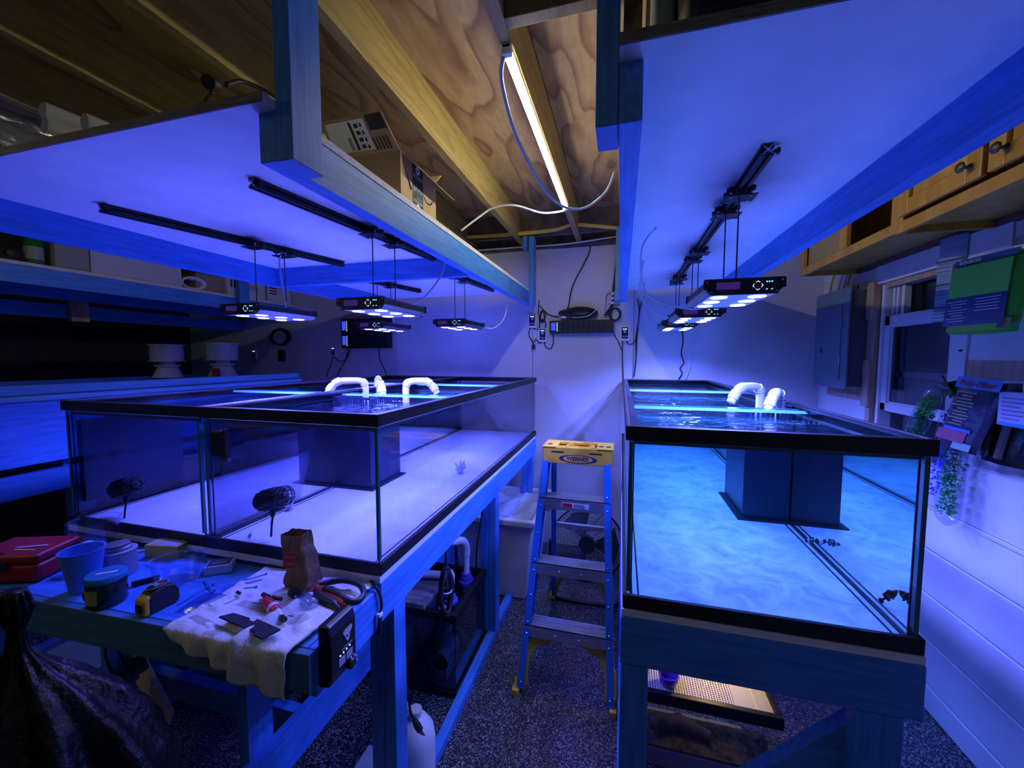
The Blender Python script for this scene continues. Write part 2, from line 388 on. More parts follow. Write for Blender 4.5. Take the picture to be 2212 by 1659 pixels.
# ceiling: joists run along y under sheets of fir plywood
ce = struct('ceiling')
for x0, x1, y0, y1 in ((XL, -2.0, YF, YB), (-1.997, -.785, YF, YB), (-.782, -.322, YF, YB), (-.319, .10, 1.13, YB), (.103, XW+.1, YF, YB)):
    obj('plywood_sheet', MB().box(x0, x1, y0, y1, ZC, ZC+.02), PLY, ce)
for x in (-3.48, -3.04, -2.60, -2.14, -1.72, -1.25, -.81, -.36, .10, .54, .98):
    obj('joist', MB().box(x, x+.038, YF, YB+.02, ZJ, ZC), LUMBER, ce, bevel=.002)
obj('blocking', MB().box(-.322, .10, 1.09, 1.128, ZJ-.0, ZC), LUMBER, ce, bevel=.002)
for (x0, x1) in ((-1.21, -.812), (-.77, -.362), (-.322, .098)):
    obj('blocking', MB().box(x0, x1, YB-.2, YB-.165, ZJ+.02, ZC), DARKLUM, ce)
obj('attic_dark_sheet', MB().box(-3, 3, -3, 3, ZC+.5, ZC+.52), BLACKM, ce)  # black sheet added above the ceiling opening to keep it dark

# ================================================================== STRIP LIGHTS
def strip_light(x, y0, y1, m, label):
    t = thing('strip_light', label, 'lamp', (x, y0, ZJ))
    obj('housing', MB().box(x-.013, x+.013, y0, y1, ZJ-.012, ZJ), mat('lamp_white', (.8, .8, .78), .4), t, bevel=.002)
    tb = [(x+.0135*math.cos(a), ZJ-.012-.016*math.sin(a)) for a in [PI*i/8 for i in range(9)]]
    obj('tube', MB().prism([(p[0]-x, p[1]) for p in tb], (x, y0+.02, 0), (1, 0, 0), (0, 0, 1), (0, 1, 0), y1-y0-.04), m, t, smooth=True)
    for y in (y0, y1-.02): obj('end_cap', MB().box(x-.015, x+.015, y, y+.02, ZJ-.03, ZJ), mat('lamp_white', (.8, .8, .78)), t, bevel=.003)
    return t
strip_light(-.34, 1.17, 2.46, TUBE, 'lit white strip light along the joist over the aisle')
strip_light(-.34, -1.2, -.25, emitter('strip_light_tube_rear', STRIP, 14), 'lit strip light on the aisle joist behind the viewpoint')
strip_light(-2.58, -.55, .55, TUBE2, 'lit strip light on a joist left of the view')

# ================================================================== OVERHEAD SHELVES
ZS = 2.072; ZBm = 1.972
sh = thing('overhead_shelf', 'blue timber overhead shelf with white plywood deck above the left pair of tanks', 'shelf', (-.69, .66, ZBm))
obj('deck', MB().box(-2.0, -.691, .66, 1.885, ZS, ZS+.018), PANELW, sh)
obj('deck', MB().box(-2.0, -.691, 1.89, 3.08, ZS, ZS+.018), PANELW, sh)
obj('deck_edge', MB().box(-2.0, -.69, .656, .660, ZS, ZS+.018), RAWEDGE, sh)
obj('deck_edge', MB().box(-.691, -.688, .66, 3.0, ZS, ZS+.018), EDGE, sh)
obj('beam', MB().box(-.733, -.69, .689, 3.08, ZBm, ZS), BY, sh, bevel=.002)
obj('beam', MB().box(-1.945, -1.905, .689, 3.08, ZBm, ZS), BY, sh, bevel=.002)
obj('cross_beam', MB().box(-1.905, -.733, 1.868, 1.906, ZBm, ZS), BX, sh, bevel=.002)
obj('post', MB().box(-.69, -.65, .689, .775, ZBm, ZJ), BZ, sh, bevel=.002)
obj('post_end', MB().box(-.6895, -.6505, .690, .774, ZBm-.001, ZBm), ENDG, sh)
obj('post', MB().box(-.69, -.65, 2.99, 3.075, ZBm, ZJ), BZ, sh, bevel=.002)
obj('cleat', MB().box(-.73, -.70, 2.97, 3.05, ZJ-.1, ZJ+.0), BX, sh, bevel=.002)

sr = thing('overhead_shelf', 'blue timber overhead shelf with white plywood deck above the right tank', 'shelf', (0, .70, ZBm))
obj('deck', MB().box(-.012, .668, .70, 3.15, ZS, ZS+.018), PANELW, sr)
obj('deck_edge', MB().box(-.012, .668, .696, .700, ZS, ZS+.018), RAWEDGE, sr)
obj('beam', MB().box(-.013, .027, .738, 3.06, ZBm, ZS), BY, sr, bevel=.003)
obj('beam', MB().box(.616, .656, .738, 3.10, ZBm, ZS), BY, sr, bevel=.002)
obj('post', MB().box(-.052, -.0135, .738, .824, ZBm, ZJ), BZ, sr, bevel=.002)
obj('post_end', MB().box(-.0515, -.014, .739, .823, ZBm-.001, ZBm), ENDG, sr)
obj('post', MB().box(-.052, -.0135, 2.93, 3.01, ZBm, ZJ), BZ, sr, bevel=.002)

fs = thing('wall_shelf', 'long blue timber shelf on the far left above the dark bench', 'shelf', (-3.1, .2, ZBm))
obj('deck', MB().box(-3.75, -3.1, .2, YB-.01, ZS-.012, ZS+.006), PANELW, fs)
obj('deck_edge', MB().box(-3.1, -3.096, .2, YB-.02, ZS-.012, ZS+.006), EDGE, fs)
obj('beam', MB().box(-3.14, -3.1, .2, YB-.01, ZBm-.01, ZS-.012), BY, fs, bevel=.002)
obj('beam', MB().box(-3.75, -3.71, .2, YB-.01, ZBm-.01, ZS-.012), BY, fs, bevel=.002)
obj('post', MB().box(-3.09, -3.05, 2.62, 2.71, ZBm-.01, ZJ), BZ, fs, bevel=.002)
obj('hanger_block', MB().box(-3.758, -3.72, 1.90, 2.0, 1.82, ZBm-.01), TANOAK, fs, bevel=.002)
obj('lower_rail', MB().box(-3.80, -3.76, .2, YB-.01, 1.84, 1.935), BY, fs, bevel=.002)

# ================================================================== TANKS
def cells(t, x0, x1, y0, y1, zb, zt, wm, fm, ovf, wl, braces, rim_h=.036, grow=.006, comb=True, oz=0, gm=None, side_line=False):
    """black-framed glass tank: parts in world metres"""
    def rim(z0, z1, m, nm, w=.024):
        r = MB(); g = grow
        r.box(x0-g, x1+g, y0-g, y0+.004, z0, z1); r.box(x0-g, x1+g, y1-.004, y1+g, z0, z1)
        r.box(x0-g, x0+.004, y0+.004, y1-.004, z0, z1); r.box(x1-.004, x1+g, y0+.004, y1-.004, z0, z1)
        return obj(nm, r, m, t, bevel=.002)
    rim(zt-rim_h, zt, RIM, 'top_frame'); rim(zb, zb+rim_h, RIM, 'bottom_frame')
    l = MB(); w = .026
    l.box(x0, x1, y0+.004, y0+w, zt-.008, zt-.002); l.box(x0, x1, y1-w, y1-.004, zt-.008, zt-.002)
    l.box(x0+.004, x0+w, y0+w, y1-w, zt-.008, zt-.002); l.box(x1-w, x1-.004, y0+w, y1-w, zt-.008, zt-.002)
    obj('frame_ledge', l, RIMTOP, t)
    gt = .008; i = .004; gm = gm or GLASS
    z0, z1 = zb+.012, zt-.010
    X0, X1, Y0, Y1 = x0+i, x1-i, y0+i, y1-i
    obj('front_glass', MB().box(X0, X1, Y0, Y0+gt, z0, z1), gm, t)
    obj('back_glass', MB().box(X0, X1, Y1-gt, Y1, z0, z1), gm, t)
    obj('side_glass', MB().box(X0, X0+gt, Y0+gt, Y1-gt, z0, z1), gm, t)
    obj('side_glass', MB().box(X1-gt, X1, Y0+gt, Y1-gt, z0, z1), gm, t)
    for x, sg in ((X0, -1), (X1, 1)):
        e = MB(); e.prism([(0, 0), (gt*sg*-1, 0), (gt*sg*-1, -.0012), (sg*.0012, -.0012), (sg*.0012, gt), (0, gt)] if sg < 0 else [(0, 0), (-gt, 0), (-gt, -.0012), (.0012, -.0012), (.0012, gt), (0, gt)], (x, Y0-.0003, z0+.03), (1, 0, 0), (0, 1, 0), (0, 0, 1), z1-z0-.06)
        obj('glass_edge', e, GEDGE, t)
    if 0:
        e.box(x-.0002 if sg > 0 else x-.0012, x+.0012 if sg > 0 else x+.0002, Y0+.0005, Y0+gt-.0005, z0+.03, z1-.03)
    zf = zb+.020
    obj('floor_panel', MB().box(X0, X1, Y0, Y1, zb+.008, zf), fm, t)
    q = MB(); a, b, c, d = X0+gt+.001, X1-gt-.001, Y0+gt+.001, Y1-gt-.001
    for x in (a, b-.006): q.box(x, x+.006, c, d, zf, zf+.004)
    for x in (a+.018, b-.024): q.box(x, x+.005, c, d, zf, zf+.001)
    q.box(a, b, d-.006, d, zf, zf+.006)
    for x in (a, b-.003):
        for y in (c, d-.003): q.box(x, x+.003, y, y+.003, zf, zt-.03)
    obj('silicone_seam', q, SIL, t)
    ws = MB(); ws.box(a, b, c-.0006, c+.0008, wl-.006, wl+.006); obj('waterline_glint', ws, mat('glint_white', (.85, .87, .9), .6), t)  # white strip paints the bright lit meniscus line, front and side
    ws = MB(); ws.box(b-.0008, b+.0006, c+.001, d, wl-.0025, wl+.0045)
    if side_line: obj('waterline_glint', ws, mat('glint_white', (.85, .87, .9), .6), t)
    if ovf:
        ox0, ox1, oy0, oy1 = ovf
        obj('overflow_box', MB().box(ox0, ox1, oy0, oy1, zf+oz, wl-.03), OVER, t, bevel=.002)
        sl = MB(); y = oy0
        n = int((ox1-ox0)/.016)
        for k in range(n): sl.box(ox0+.004+k*.016, ox0+.012+k*.016, oy0, oy0+.004, wl-.03, wl+.012)
        n = int((oy1-oy0)/.016)
        for k in range(n):
            for xx in ((ox0, ox0+.004), (ox1-.004, ox1)): sl.box(xx[0], xx[1], oy0+.006+k*.016, oy0+.014+k*.016, wl-.03, wl+.012)
        sl.box(ox0, ox1, oy0, oy0+.004, wl+.012, wl+.022); sl.box(ox0, ox0+.004, oy0, oy1, wl+.012, wl+.022); sl.box(ox1-.004, ox1, oy0, oy1, wl+.012, wl+.022)
        if comb: obj('overflow_comb', sl, OVER, t)
        if comb: obj('overflow_flange', MB().box(max(a, ox0-.02), min(b, ox1+.02), oy0-.02, oy1+.02, zf, zf+.006), SIL, t)
    e2 = .0015
    wmb = MB().box(X0+gt+e2, X1-gt-e2, Y0+gt+e2, Y1-gt-e2, zf+.001, wl); wmb.f.pop(0)      # rests on the floor panel: no lower surface
    obj('water', wmb, wm, t)
    for by in braces:
        gb = obj('glass_brace', MB().box(X0+gt, X1-gt, by+.002, by+.053, zt-.024, zt-.014), BRACEG_T, t)
        ge_ = MB()
        for yy in (by, by+.053): ge_.box(X0+gt, X1-gt, yy, yy+.002, zt-.024, zt-.014)
        obj('edge_glow', ge_, BRACEG, gb)  # edge light of the glass painted as opaque cyan strips
BRACEG_T = glass_like('brace_glass', (.45, .88, .95), .16, .8)
ZLB, ZLT = .946, 1.411
tl = thing('fish_tank', 'black framed glass fish tank on the left, nearest the dark bench, its front beside the wall pump', 'aquarium', (-1.971, .966, ZLB))
tl['label'] = 'black-framed glass fish tank at far left of the left pair, empty but for a pump'
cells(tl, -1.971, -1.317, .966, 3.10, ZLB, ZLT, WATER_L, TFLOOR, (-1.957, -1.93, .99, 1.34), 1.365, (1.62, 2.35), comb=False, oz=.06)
t2 = thing('fish_tank', 'black-framed glass fish tank beside the aisle, right one of the left pair, reflecting the ladder', 'aquarium', (-1.31, .966, ZLB))
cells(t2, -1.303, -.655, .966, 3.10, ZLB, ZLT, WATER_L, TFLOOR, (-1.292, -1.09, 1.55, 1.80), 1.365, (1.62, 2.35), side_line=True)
ZRB, ZRT = .939, 1.403
t3 = thing('fish_tank', 'large black-framed glass tank of greenish water on the right stand with clownfish', 'aquarium', (.32, 1.01, ZRB))
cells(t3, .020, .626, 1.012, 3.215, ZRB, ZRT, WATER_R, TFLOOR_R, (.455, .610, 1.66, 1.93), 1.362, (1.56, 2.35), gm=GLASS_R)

# ================================================================== STANDS
st = thing('tank_stand', 'blue painted timber stand carrying the left pair of tanks', 'stand', (-.649, .97, 0))
obj('foam_sheet', MB().box(-1.975, -.652, .958, 3.105, ZLB-.02, ZLB-.001), FOAM, st)
obj('top_board', MB().box(-1.97, -.69, .975, 3.09, ZLB-.04, ZLB-.0205), BY, st)
obj('side_rail', MB().box(-.687, -.649, .958, 3.09, ZLB-.135, ZLB-.021), BY, st, bevel=.002)
obj('side_rail', MB().box(-1.97, -1.932, .98, 3.09, ZLB-.135, ZLB-.021), BY, st, bevel=.002)
for y in (1.02, 2.03, 2.97):
    obj('leg', MB().box(-.687, -.6485, y, y+.066, .04, ZLB-.135), BZ, st, bevel=.002)
    obj('leg', MB().box(-.735, -.689, y, y+.04, .04, ZLB-.135), BZ, st, bevel=.002)
    obj('leg', MB().box(-1.97, -1.932, y, y+.066, .04, ZLB-.135), BZ, st, bevel=.002)
obj('floor_rail', MB().box(-.695, -.655, 1.0, 3.09, 0, .038), BY, st, bevel=.002)
obj('floor_rail', MB().box(-1.97, -1.932, 1.0, 3.09, 0, .09), BY, st, bevel=.002)
obj('stretcher', MB().box(-1.10, -1.06, .80, 2.9, .17, .31), BY, st, bevel=.002)
obj('leg', MB().box(-1.13, -1.09, .90, .99, 0, .8), BZ, st, bevel=.002)
obj('cross_rail', MB().box(-1.93, -.69, .98, 1.016, ZLB-.135, ZLB-.04), BX, st, bevel=.002)
obj('cross_rail', MB().box(-1.93, -.69, 3.0, 3.036, ZLB-.135, ZLB-.04), BX, st, bevel=.002)
obj('cross_rail', MB().box(-1.93, -1.10, 1.10, 1.14, .2, .29), BX, st, bevel=.002)

rs = thing('tank_stand', 'blue painted timber stand with a diagonal brace under the right tank', 'stand', (.32, 1.0, 0))
obj('foam_sheet', MB().box(.012, .632, 1.003, 3.22, ZRB-.018, ZRB-.001), FOAM, rs)
zt = ZRB-.019
fp = [(.010, .775), (.075, .783), (.585, .772), (.585, .78), (.632, .79), (.632, zt), (.010, zt)]
obj('front_rail', MB().box(.010, .634, 1.0, 1.038, zt-.125, zt), BX, rs, bevel=.003)
obj('side_rail', MB().box(.010, .048, 1.04, 3.21, zt-.125, zt), BY, rs, bevel=.002)
obj('side_rail', MB().box(.596, .634, 1.04, 3.21, zt-.125, zt), BY, rs, bevel=.002)
for y in (1.0, 2.0, 3.14):
    obj('leg', MB().box(.012, .079, y+.0, y+.04, 0, zt-.126), BZ, rs, bevel=.003)
obj('leg', MB().box(.512, .602, 1.0, 1.038, 0, zt-.126), BZ, rs, bevel=.003)
for y in (2.0, 3.14): obj('leg', MB().box(.56, .634, y, y+.04, 0, zt-.126), BZ, rs, bevel=.003)
obj('diagonal_brace', MB().bar((.585, 1.05, .70), (.22, 1.05, .335), .036, .15, (-1, 0, 1)), BX, rs, bevel=.002)
obj('floor_rail', MB().box(.012, .05, 1.04, 3.2, 0, .06), BY, rs, bevel=.002)

wt = thing('work_table', 'blue painted timber work table attached before the left tanks', 'table', (-.65, .66, 0))
obj('table_top', MB().prism([(-1.95, .660), (-.672, .706), (-.672, .955), (-1.95, .955)], (0, 0, .895), (1, 0, 0), (0, 1, 0), (0, 0, 1), .020), BX, wt, bevel=.002)
obj('front_apron', MB().prism([(-1.95, .640), (-.651, .687), (-.651, .7055), (-1.95, .6590)], (0, 0, .822), (1, 0, 0), (0, 1, 0), (0, 0, 1), .092), mat('front_apron_warm_lit', (.06, .20, .34), .55, build=mottled((.05, .17, .30), (.07, .23, .38), (1.2, 14, 14), 6, 5, .2)), wt, bevel=.002)  # teal cast of warm light put into this blue board's colour
obj('side_apron', MB().box(-.6700, -.6515, .7065, .955, .80, .9145), BY, wt, bevel=.002)
obj('inner_rail', MB().box(-1.95, -.70, .90, .938, .80, .894), BX, wt)
obj('leg', MB().box(-1.90, -1.862, .67, .75, 0, .893), BZ, wt)

va = thing('grow_vat', 'long blue vat with a pale moulded rim on the dark far left bench', 'vat', (-2.5, 1.4, 1.1))
X0v, X1v = -3.35, -2.45
obj('front_wall', MB().box(X1v-.05, X1v-.012, .1, 2.60, 1.10, 1.375), BY, va, bevel=.003)
obj('back_wall', MB().box(X0v, X0v+.03, .1, 2.60, 1.10, 1.40), BY, va)
obj('end_wall', MB().box(X0v, X1v-.05, 2.57, 2.60, 1.10, 1.40), BX, va)
obj('bottom', MB().box(X0v, X1v-.05, .1, 2.57, 1.10, 1.12), BY, va)
obj('rim', MB().box(X1v-.06, X1v, .1, 2.62, 1.375, 1.40), mat('pale_blue_rim', (.16, .42, .62), .4), va, bevel=.008, seg=3)
obj('upper_rim', MB().box(X1v-.075, X1v-.03, .1, 2.62, 1.402, 1.445), mat('pale_blue_rim', (.16, .42, .62), .4), va, bevel=.006)
obj('rim', MB().box(X0v-.02, X0v+.05, .1, 2.62, 1.402, 1.43), BY, va, bevel=.006)
obj('cover_board', MB().box(X0v+.05, X1v-.08, 2.15, 2.62, 1.402, 1.42), BX, va)
vs_ = thing('vat_stand', 'blue timber stand under the far left vat', 'stand', (-2.5, 1.4, 0))
obj('top_rail', MB().box(-2.52, -2.48, .1, 2.62, .96, 1.06), BY, vs_, bevel=.002)
obj('back_rail', MB().box(X0v, X0v+.04, .1, 2.62, .98, 1.09), BY, vs_)
obj('slat_board', MB().box(-3.2, -2.60, .1, 2.62, 1.082, 1.098), TANOAK, vs_)
for y in (.12, 1.22, 2.52):
    obj('leg', MB().box(-2.52, -2.48, y, y+.09, 0, .96), BZ, vs_)
    obj('leg', MB().box(X0v, X0v+.04, y, y+.09, 0, .98), BZ, vs_)
    obj('cross_rail', MB().box(X0v+.04, -2.52, y, y+.04, .98, 1.08), BX, vs_)

# ================================================================== LED LIGHTS ON RAILS
def vslot(w=.027):
    h = w/2; s = w*.17; d = w*.27
    q = [(-h, -h), (-s, -h), (-s*.8, -h+d), (s*.8, -h+d), (s, -h), (h, -h), (h, -s), (h-d, -s*.8), (h-d, s*.8), (h, s), (h, h), (s, h), (s*.8, h-d), (-s*.8, h-d), (-s, h), (-h, h), (-h, s), (-h+d, s*.8), (-h+d, -s*.8), (-h, -s)]
    return q
def rail(x, y0, y1, label, x1=None):
    z = ZS-.014; x1 = x if x1 is None else x1
    d = Vector((x1-x, y1-y0, 0)); L = d.length; d.normalize(); sx = Vector((d.y, -d.x, 0))
    t = thing('mounting_rail', label, 'rail', (x, y0, z), 'black light rails under the shelf decks')
    obj('extrusion', MB().prism(vslot(), (x, y0, z), sx, (0, 0, 1), d, L), ALU_D, t)
    e = MB(); w = .0135
    for a in (PI/4, 3*PI/4, 5*PI/4, 7*PI/4):
        c = Vector((x, y0, z)); p = c+(sx*math.cos(a)+Vector((0, 0, 1))*math.sin(a))*.016
        e.bar(c-d*.0008, p-d*.0008, .0022, .0018, d)
    e.lathe(Vector((x, y0, z))-d*.0014, [(.0042, 0), (.0042, .001)], 10, d)
    obj('cut_end', e, ALU_E, t)
    s = MB()
    for q in (.012,):
        p = Vector((x, y0, z))+sx*.017+d*q; s.lathe(p, [(.005, 0), (.005, .006)], 8, sx); s.lathe(p+sx*.006, [(.008, 0), (.008, .005)], 10, sx)
    obj('end_screw', s, BLACK, t)
    return t
def led_fixture(lens, colour, watts):
    ld_ = bpy.data.lights.new('led_chip', 'AREA'); ld_.shape = 'DISK'; ld_.size = .044; ld_.energy = watts; ld_.color = colour; ld_.spread = math.radians(LED_SPREAD)
    t = thing('led_light', 'x', 'light', (0, 0, 0), 'hanging aquarium lights')
    prof = [(-.094, .021), (.094, .021), (.099, .015), (.099, -.001), (.084, -.017), (-.084, -.017), (-.099, -.001), (-.099, .015)]
    obj('housing', MB().prism(prof, (0, -.155, 0), (1, 0, 0), (0, 0, 1), (0, 1, 0), .31), mat('led_housing', (.035, .035, .05), .35, .5), t)
    for sg in (-1, 1):
        fl = MB()
        for k in range(6):
            q = k/5.9; fl.bar((sg*(.0865+.0125*q), -.152, -.0155+.0135*q), (sg*(.0865+.0125*q), .152, -.0155+.0135*q), .0012, .0040, (sg, 0, -1))
        obj('heat_fins', fl, ALU, t)
    arc = lambda sg: [(sg*(.083+.019*(1-math.cos(a))), -.021+.017*math.sin(a)) for a in [PI/2*i/4 for i in range(5)]]
    ep = [(-.102, .020), (-.099, .024), (.099, .024), (.102, .020)]+[p for p in reversed(arc(1))]+[p for p in arc(-1)]
    for y, d in ((-.1595, 'end_plate'), (.1555, 'end_plate')):
        obj(d, MB().prism(ep, (0, y, 0), (1, 0, 0), (0, 0, 1), (0, 1, 0), .004), BLACK, t)
    sc = MB()
    for x, z in ((-.093, .016), (.093, .016), (-.08, -.013), (.08, -.013)): sc.lathe((x, -.1595, z), [(.0028, 0), (.0022, .0014)], 8, (0, -1, 0))
    obj('screw', sc, STEEL, t)
    y = -.1599
    obj('display', MB().box(-.069, -.010, y-.0003, y, -.006, .014), DISPP, t)
    ar = MB()
    for a in range(4):
        c = Vector((.034, y-.0004, .002)); ux = Vector((math.cos(a*PI/2), 0, math.sin(a*PI/2))); uz = Vector((-ux.z, 0, ux.x))
        p = c+ux*.0125
        for sg in (-1, 1): ar.bar(p, p-ux*.004+uz*sg*.005, .0013, .0006, (0, 1, 0))
    for x in (.056, .068): ar.bar((x-.002, y-.0004, -.010), (x+.002, y-.0004, -.007), .0016, .0006, (0, 1, 0))
    obj('arrow_keys', ar, ICON, t)
    ic = MB()
    for x in (.056, .062, .068): ic.box(x-.0017, x+.0017, y-.0006, y, .010, .0134)
    obj('status_lights', ic, ICONC, t)
    text('logo', 'MITRAS LX7', .0075, (-.043, y-.0002, -.0125), (1, 0, 0), (0, 0, 1), mat('dim_print', (.25, .25, .28), .6), t, .0002)
    obj('bottom_plate', MB().box(-.080, .080, -.150, .150, -.0195, -.0170), mat('led_plate', (.55, .55, .62), .4), t)
    for ix in (-.05, .05):
        for iy in (-.10, 0, .10):
            r = .0235
            obj('lens', MB().lathe((ix, iy, -.0195), [(r, 0), (r*.9, -.0018)], 14), lens, t)
            lo = bpy.data.objects.new('led_chip', ld_); COL.objects.link(lo); lo.parent = t; lo.location = (ix, iy, -.0222)
    # hanger: two carriages with wheels and two thin rods
    for yy in (-.075, .080):
        zr = HANG
        obj('rod', MB().cyl((0, yy, .0215), (0, yy, zr-.026), .0022, 8), mat('steel_rod', (.10, .10, .12), .35, .8), t, smooth=True)
        c = obj('carriage_plate', MB().box(-.042, .042, yy-.030, yy+.030, zr-.026, zr-.023), ALU_D, t, bevel=.001)
        hw = []
        for sx in (-1, 1):
            for sy in (-1, 1):
                wl = MB(); bo = MB(); hw.append((wl, bo))
                wl.lathe((sx*.026, yy+sy*.020, zr-.006), [(.0075, -.007), (.012, -.005), (.012, -.0015), (.0095, 0), (.012, .0015), (.012, .005), (.0075, .007)], 12)
                bo.lathe((sx*.026, yy+sy*.020, zr-.028), [(.0045, 0), (.0045, .004), (.003, .004), (.003, .015)], 8)
        for wl, bo in hw: obj('wheel', wl, BLACK, c); obj('bolt', bo, STEEL, c)
    return t
HANG = ZS-.014-1.765
led_L = led_fixture(LENS_L, LED_L, LED_W)
led_spots = [
    (-.925, 1.432, 'hanging light over the aisle-side left tank, nearest one of its rail', 0),
    (-1.510, 1.450, 'hanging light over the bench-side left tank, leftmost in view', 0),
    (-1.490, 2.300, 'small far hanging light before the black wall controllers', 0),
    (-.950, 2.270, 'far hanging light against the lit back wall, over the aisle-side tank', 0),
]
for i, (x, y, lb, _) in enumerate(led_spots):
    o = led_L if i == 0 else copy_tree(led_L)
    o.location = (x, y, 1.765); o['label'] = lb
led_R = led_fixture(LENS_R, LED_R, LED_W*.95)
for i, (x, y, lb) in enumerate(((.322, 1.402, 'nearest hanging light over the right tank, its purple display towards us'),
                                (.326, 2.055, 'middle hanging light over the right tank'), (.326, 2.665, 'farthest hanging light over the right tank'))):
    o = led_R if i == 0 else copy_tree(led_R)
    o.location = (x, y, 1.765); o['label'] = lb
rail(-1.008, .917, 1.83, 'black slotted rail under the left shelf, near the post', -.90)
rail(-1.655, .935, 1.82, 'black slotted rail under the left shelf, farther left', -1.42)
rail(-1.575, 2.17, 2.70, 'short black rail behind the cross beam, left one', -1.445)
rail(-.985, 2.15, 2.80, 'short black rail behind the cross beam, beside the aisle', -.91)
rail(.323, 1.095, 2.84, 'long black slotted rail under the right shelf')

# ================================================================== STEP LADDER
ld = thing('step_ladder', 'blue and yellow step ladder with aluminium treads standing in the aisle', 'ladder', (-.2, 2.05, 0))
LZ = 1.06
def xl(z): return -.445+(z/1.13)*.083
def xr(z): return -.002-(z/1.13)*.044
def yf(z): return 1.735+z*.205
def ybk(z): return 2.50-z*.34
def channel(mb, a, b, w, d, th, inward, back):
    """U channel: web w along the tread direction, two flanges"""
    a, b = Vector(a), Vector(b); back = Vector(back); inward = Vector(inward)
    mb.bar(a, b, th, d, back)
    for s in (0, 1):
        off = inward*w/2+back*((s-.5)*(d-th))
        mb.bar(a+off, b+off, w, th, back)
for f, nm in (((xl), 'front_rail'), ((xr), 'front_rail')):
    inw = 1 if f is xl else -1
    m = MB(); channel(m, (f(.03), yf(.03), .03), (f(LZ), yf(LZ), LZ), .03, .072, .004, (inw, 0, 0), (0, 1, 0)); obj(nm, m, FIBRE, ld, bevel=.001)
for sg, f in ((1, xl), (-1, xr)):
    m = MB(); channel(m, (f(.03)+sg*.035, ybk(.03), .03), (f(LZ)+sg*.012, ybk(LZ), LZ), .02, .045, .004, (sg, 0, 0), (0, 1, 0)); obj('rear_rail', m, FIBRE, ld, bevel=.001)
for z in (.305, .585, .885):
    y0 = yf(z)-.038; a, b = xl(z)+.004, xr(z)-.004
    m = MB(); m.box(a, b, y0, y0+.085, z, z+.003); m.box(a, b, y0, y0+.003, z-.052, z+.003); m.box(a, b, y0+.082, y0+.085, z-.03, z)
    for k in range(6): m.box(a, b, y0+.006+k*.013, y0+.011+k*.013, z+.003, z+.0055)
    tr = obj('tread', m, ALU, ld)
    r = MB()
    for q in (.2, .36, .64, .8)[1 if z < .9 else 0:3 if z < .9 else 4]: r.lathe((a+(b-a)*q, y0, z-.03), [(.006, 0), (.004, .003)], 8, (0, -1, 0))
    obj('rivet', r, STEEL, tr)
rv = MB()
for z in (.06, .27, .32, .44, .55, .60, .72, .85, .91):
    for f, sg in ((xl, -1), (xr, 1)): rv.lathe((f(z)+sg*.002, yf(z)-.018, z), [(.006, 0), (.004, .003)], 8, (sg, 0, 0)); rv.lathe((f(z)-sg*.016, yf(z)-.036, z), [(.005, 0), (.003, .003)], 8, (0, -1, 0))
obj('rail_rivets', rv, STEEL, ld)
lb = obj('warning_label', MB().box(-.265, -.135, yf(.885)-.0395, yf(.885)-.0385, .848, .872), PAPERW, ld)
obj('danger_patch', MB().box(-.262, -.215, yf(.885)-.0402, yf(.885)-.0396, .850, .870), RED, lb)
wl_ = MB()
for k in range(4): wl_.box(-.208, -.150-.01*(k % 2), yf(.885)-.0401, yf(.885)-.0396, .8515+k*.0048, .8535+k*.0048)
obj('printed_lines', wl_, INK, lb)
# moulded top cap with tool slots
cx0, cx1 = -.372, -.028; y0, y1 = 1.938, 2.095
cap = MB(); cap.box(cx0, cx1, y0, y0+.008, 1.045, 1.128); cap.box(cx0, cx1, y1-.008, y1, 1.045, 1.128)
cap.box(cx0, cx0+.008, y0, y1, 1.045, 1.128); cap.box(cx1-.008, cx1, y0, y1, 1.045, 1.128); cap.box(cx0+.004, cx1-.004, y0+.004, y1-.004, 1.100, 1.112)
cp = obj('top_cap', cap, YELLOW, ld, bevel=.004)
tp = MB()
for (a, b, c, d) in ((cx0, cx0+.07, y0, y1), (cx1-.08, cx1, y0, y1), (cx0+.07, cx1-.08, y1-.04, y1)): tp.box(a, b, c, d, 1.118, 1.130)
tp.lathe((-.19, 2.01, 1.112), [(.072, 0), (.072, .014), (.060, .014), (.060, 0)], 24, cap=(False, False))
obj('tool_tray', tp, YELLOW, cp, bevel=.002)
hl = MB()
for x in (cx0+.03, cx1-.06, cx1-.025): hl.lathe((x, 1.99, 1.1302), [(.013, 0), (.013, .0006)], 14)
for x in (cx0+.045, cx1-.115):
    hl.box(x, x+.062, y0-.0008, y0, 1.100, 1.107)
obj('slots', hl, BLACK, cp)
ov = [(.092*math.cos(a), .0205*math.sin(a)) for a in [2*PI*i/40 for i in range(40)]]
lg = obj('logo', MB().prism(ov, (-.197, y0-.0010, 1.073), (1, 0, 0), (0, 0, 1), (0, -1, 0), .0006), mat('logo_blue', (.015, .025, .12), .5), ld)
obj('logo_field', MB().prism([(x*.78, y*.84) for x, y in ov], (-.197, y0-.0016, 1.073), (1, 0, 0), (0, 0, 1), (0, -1, 0), .0005), YELLOW, lg)
text('lettering', 'WERNER', .027, (-.197, y0-.0023, 1.073), (1, 0, 0), (0, 0, 1), mat('logo_blue', (.015, .025, .12)), lg, .0003, .0009)
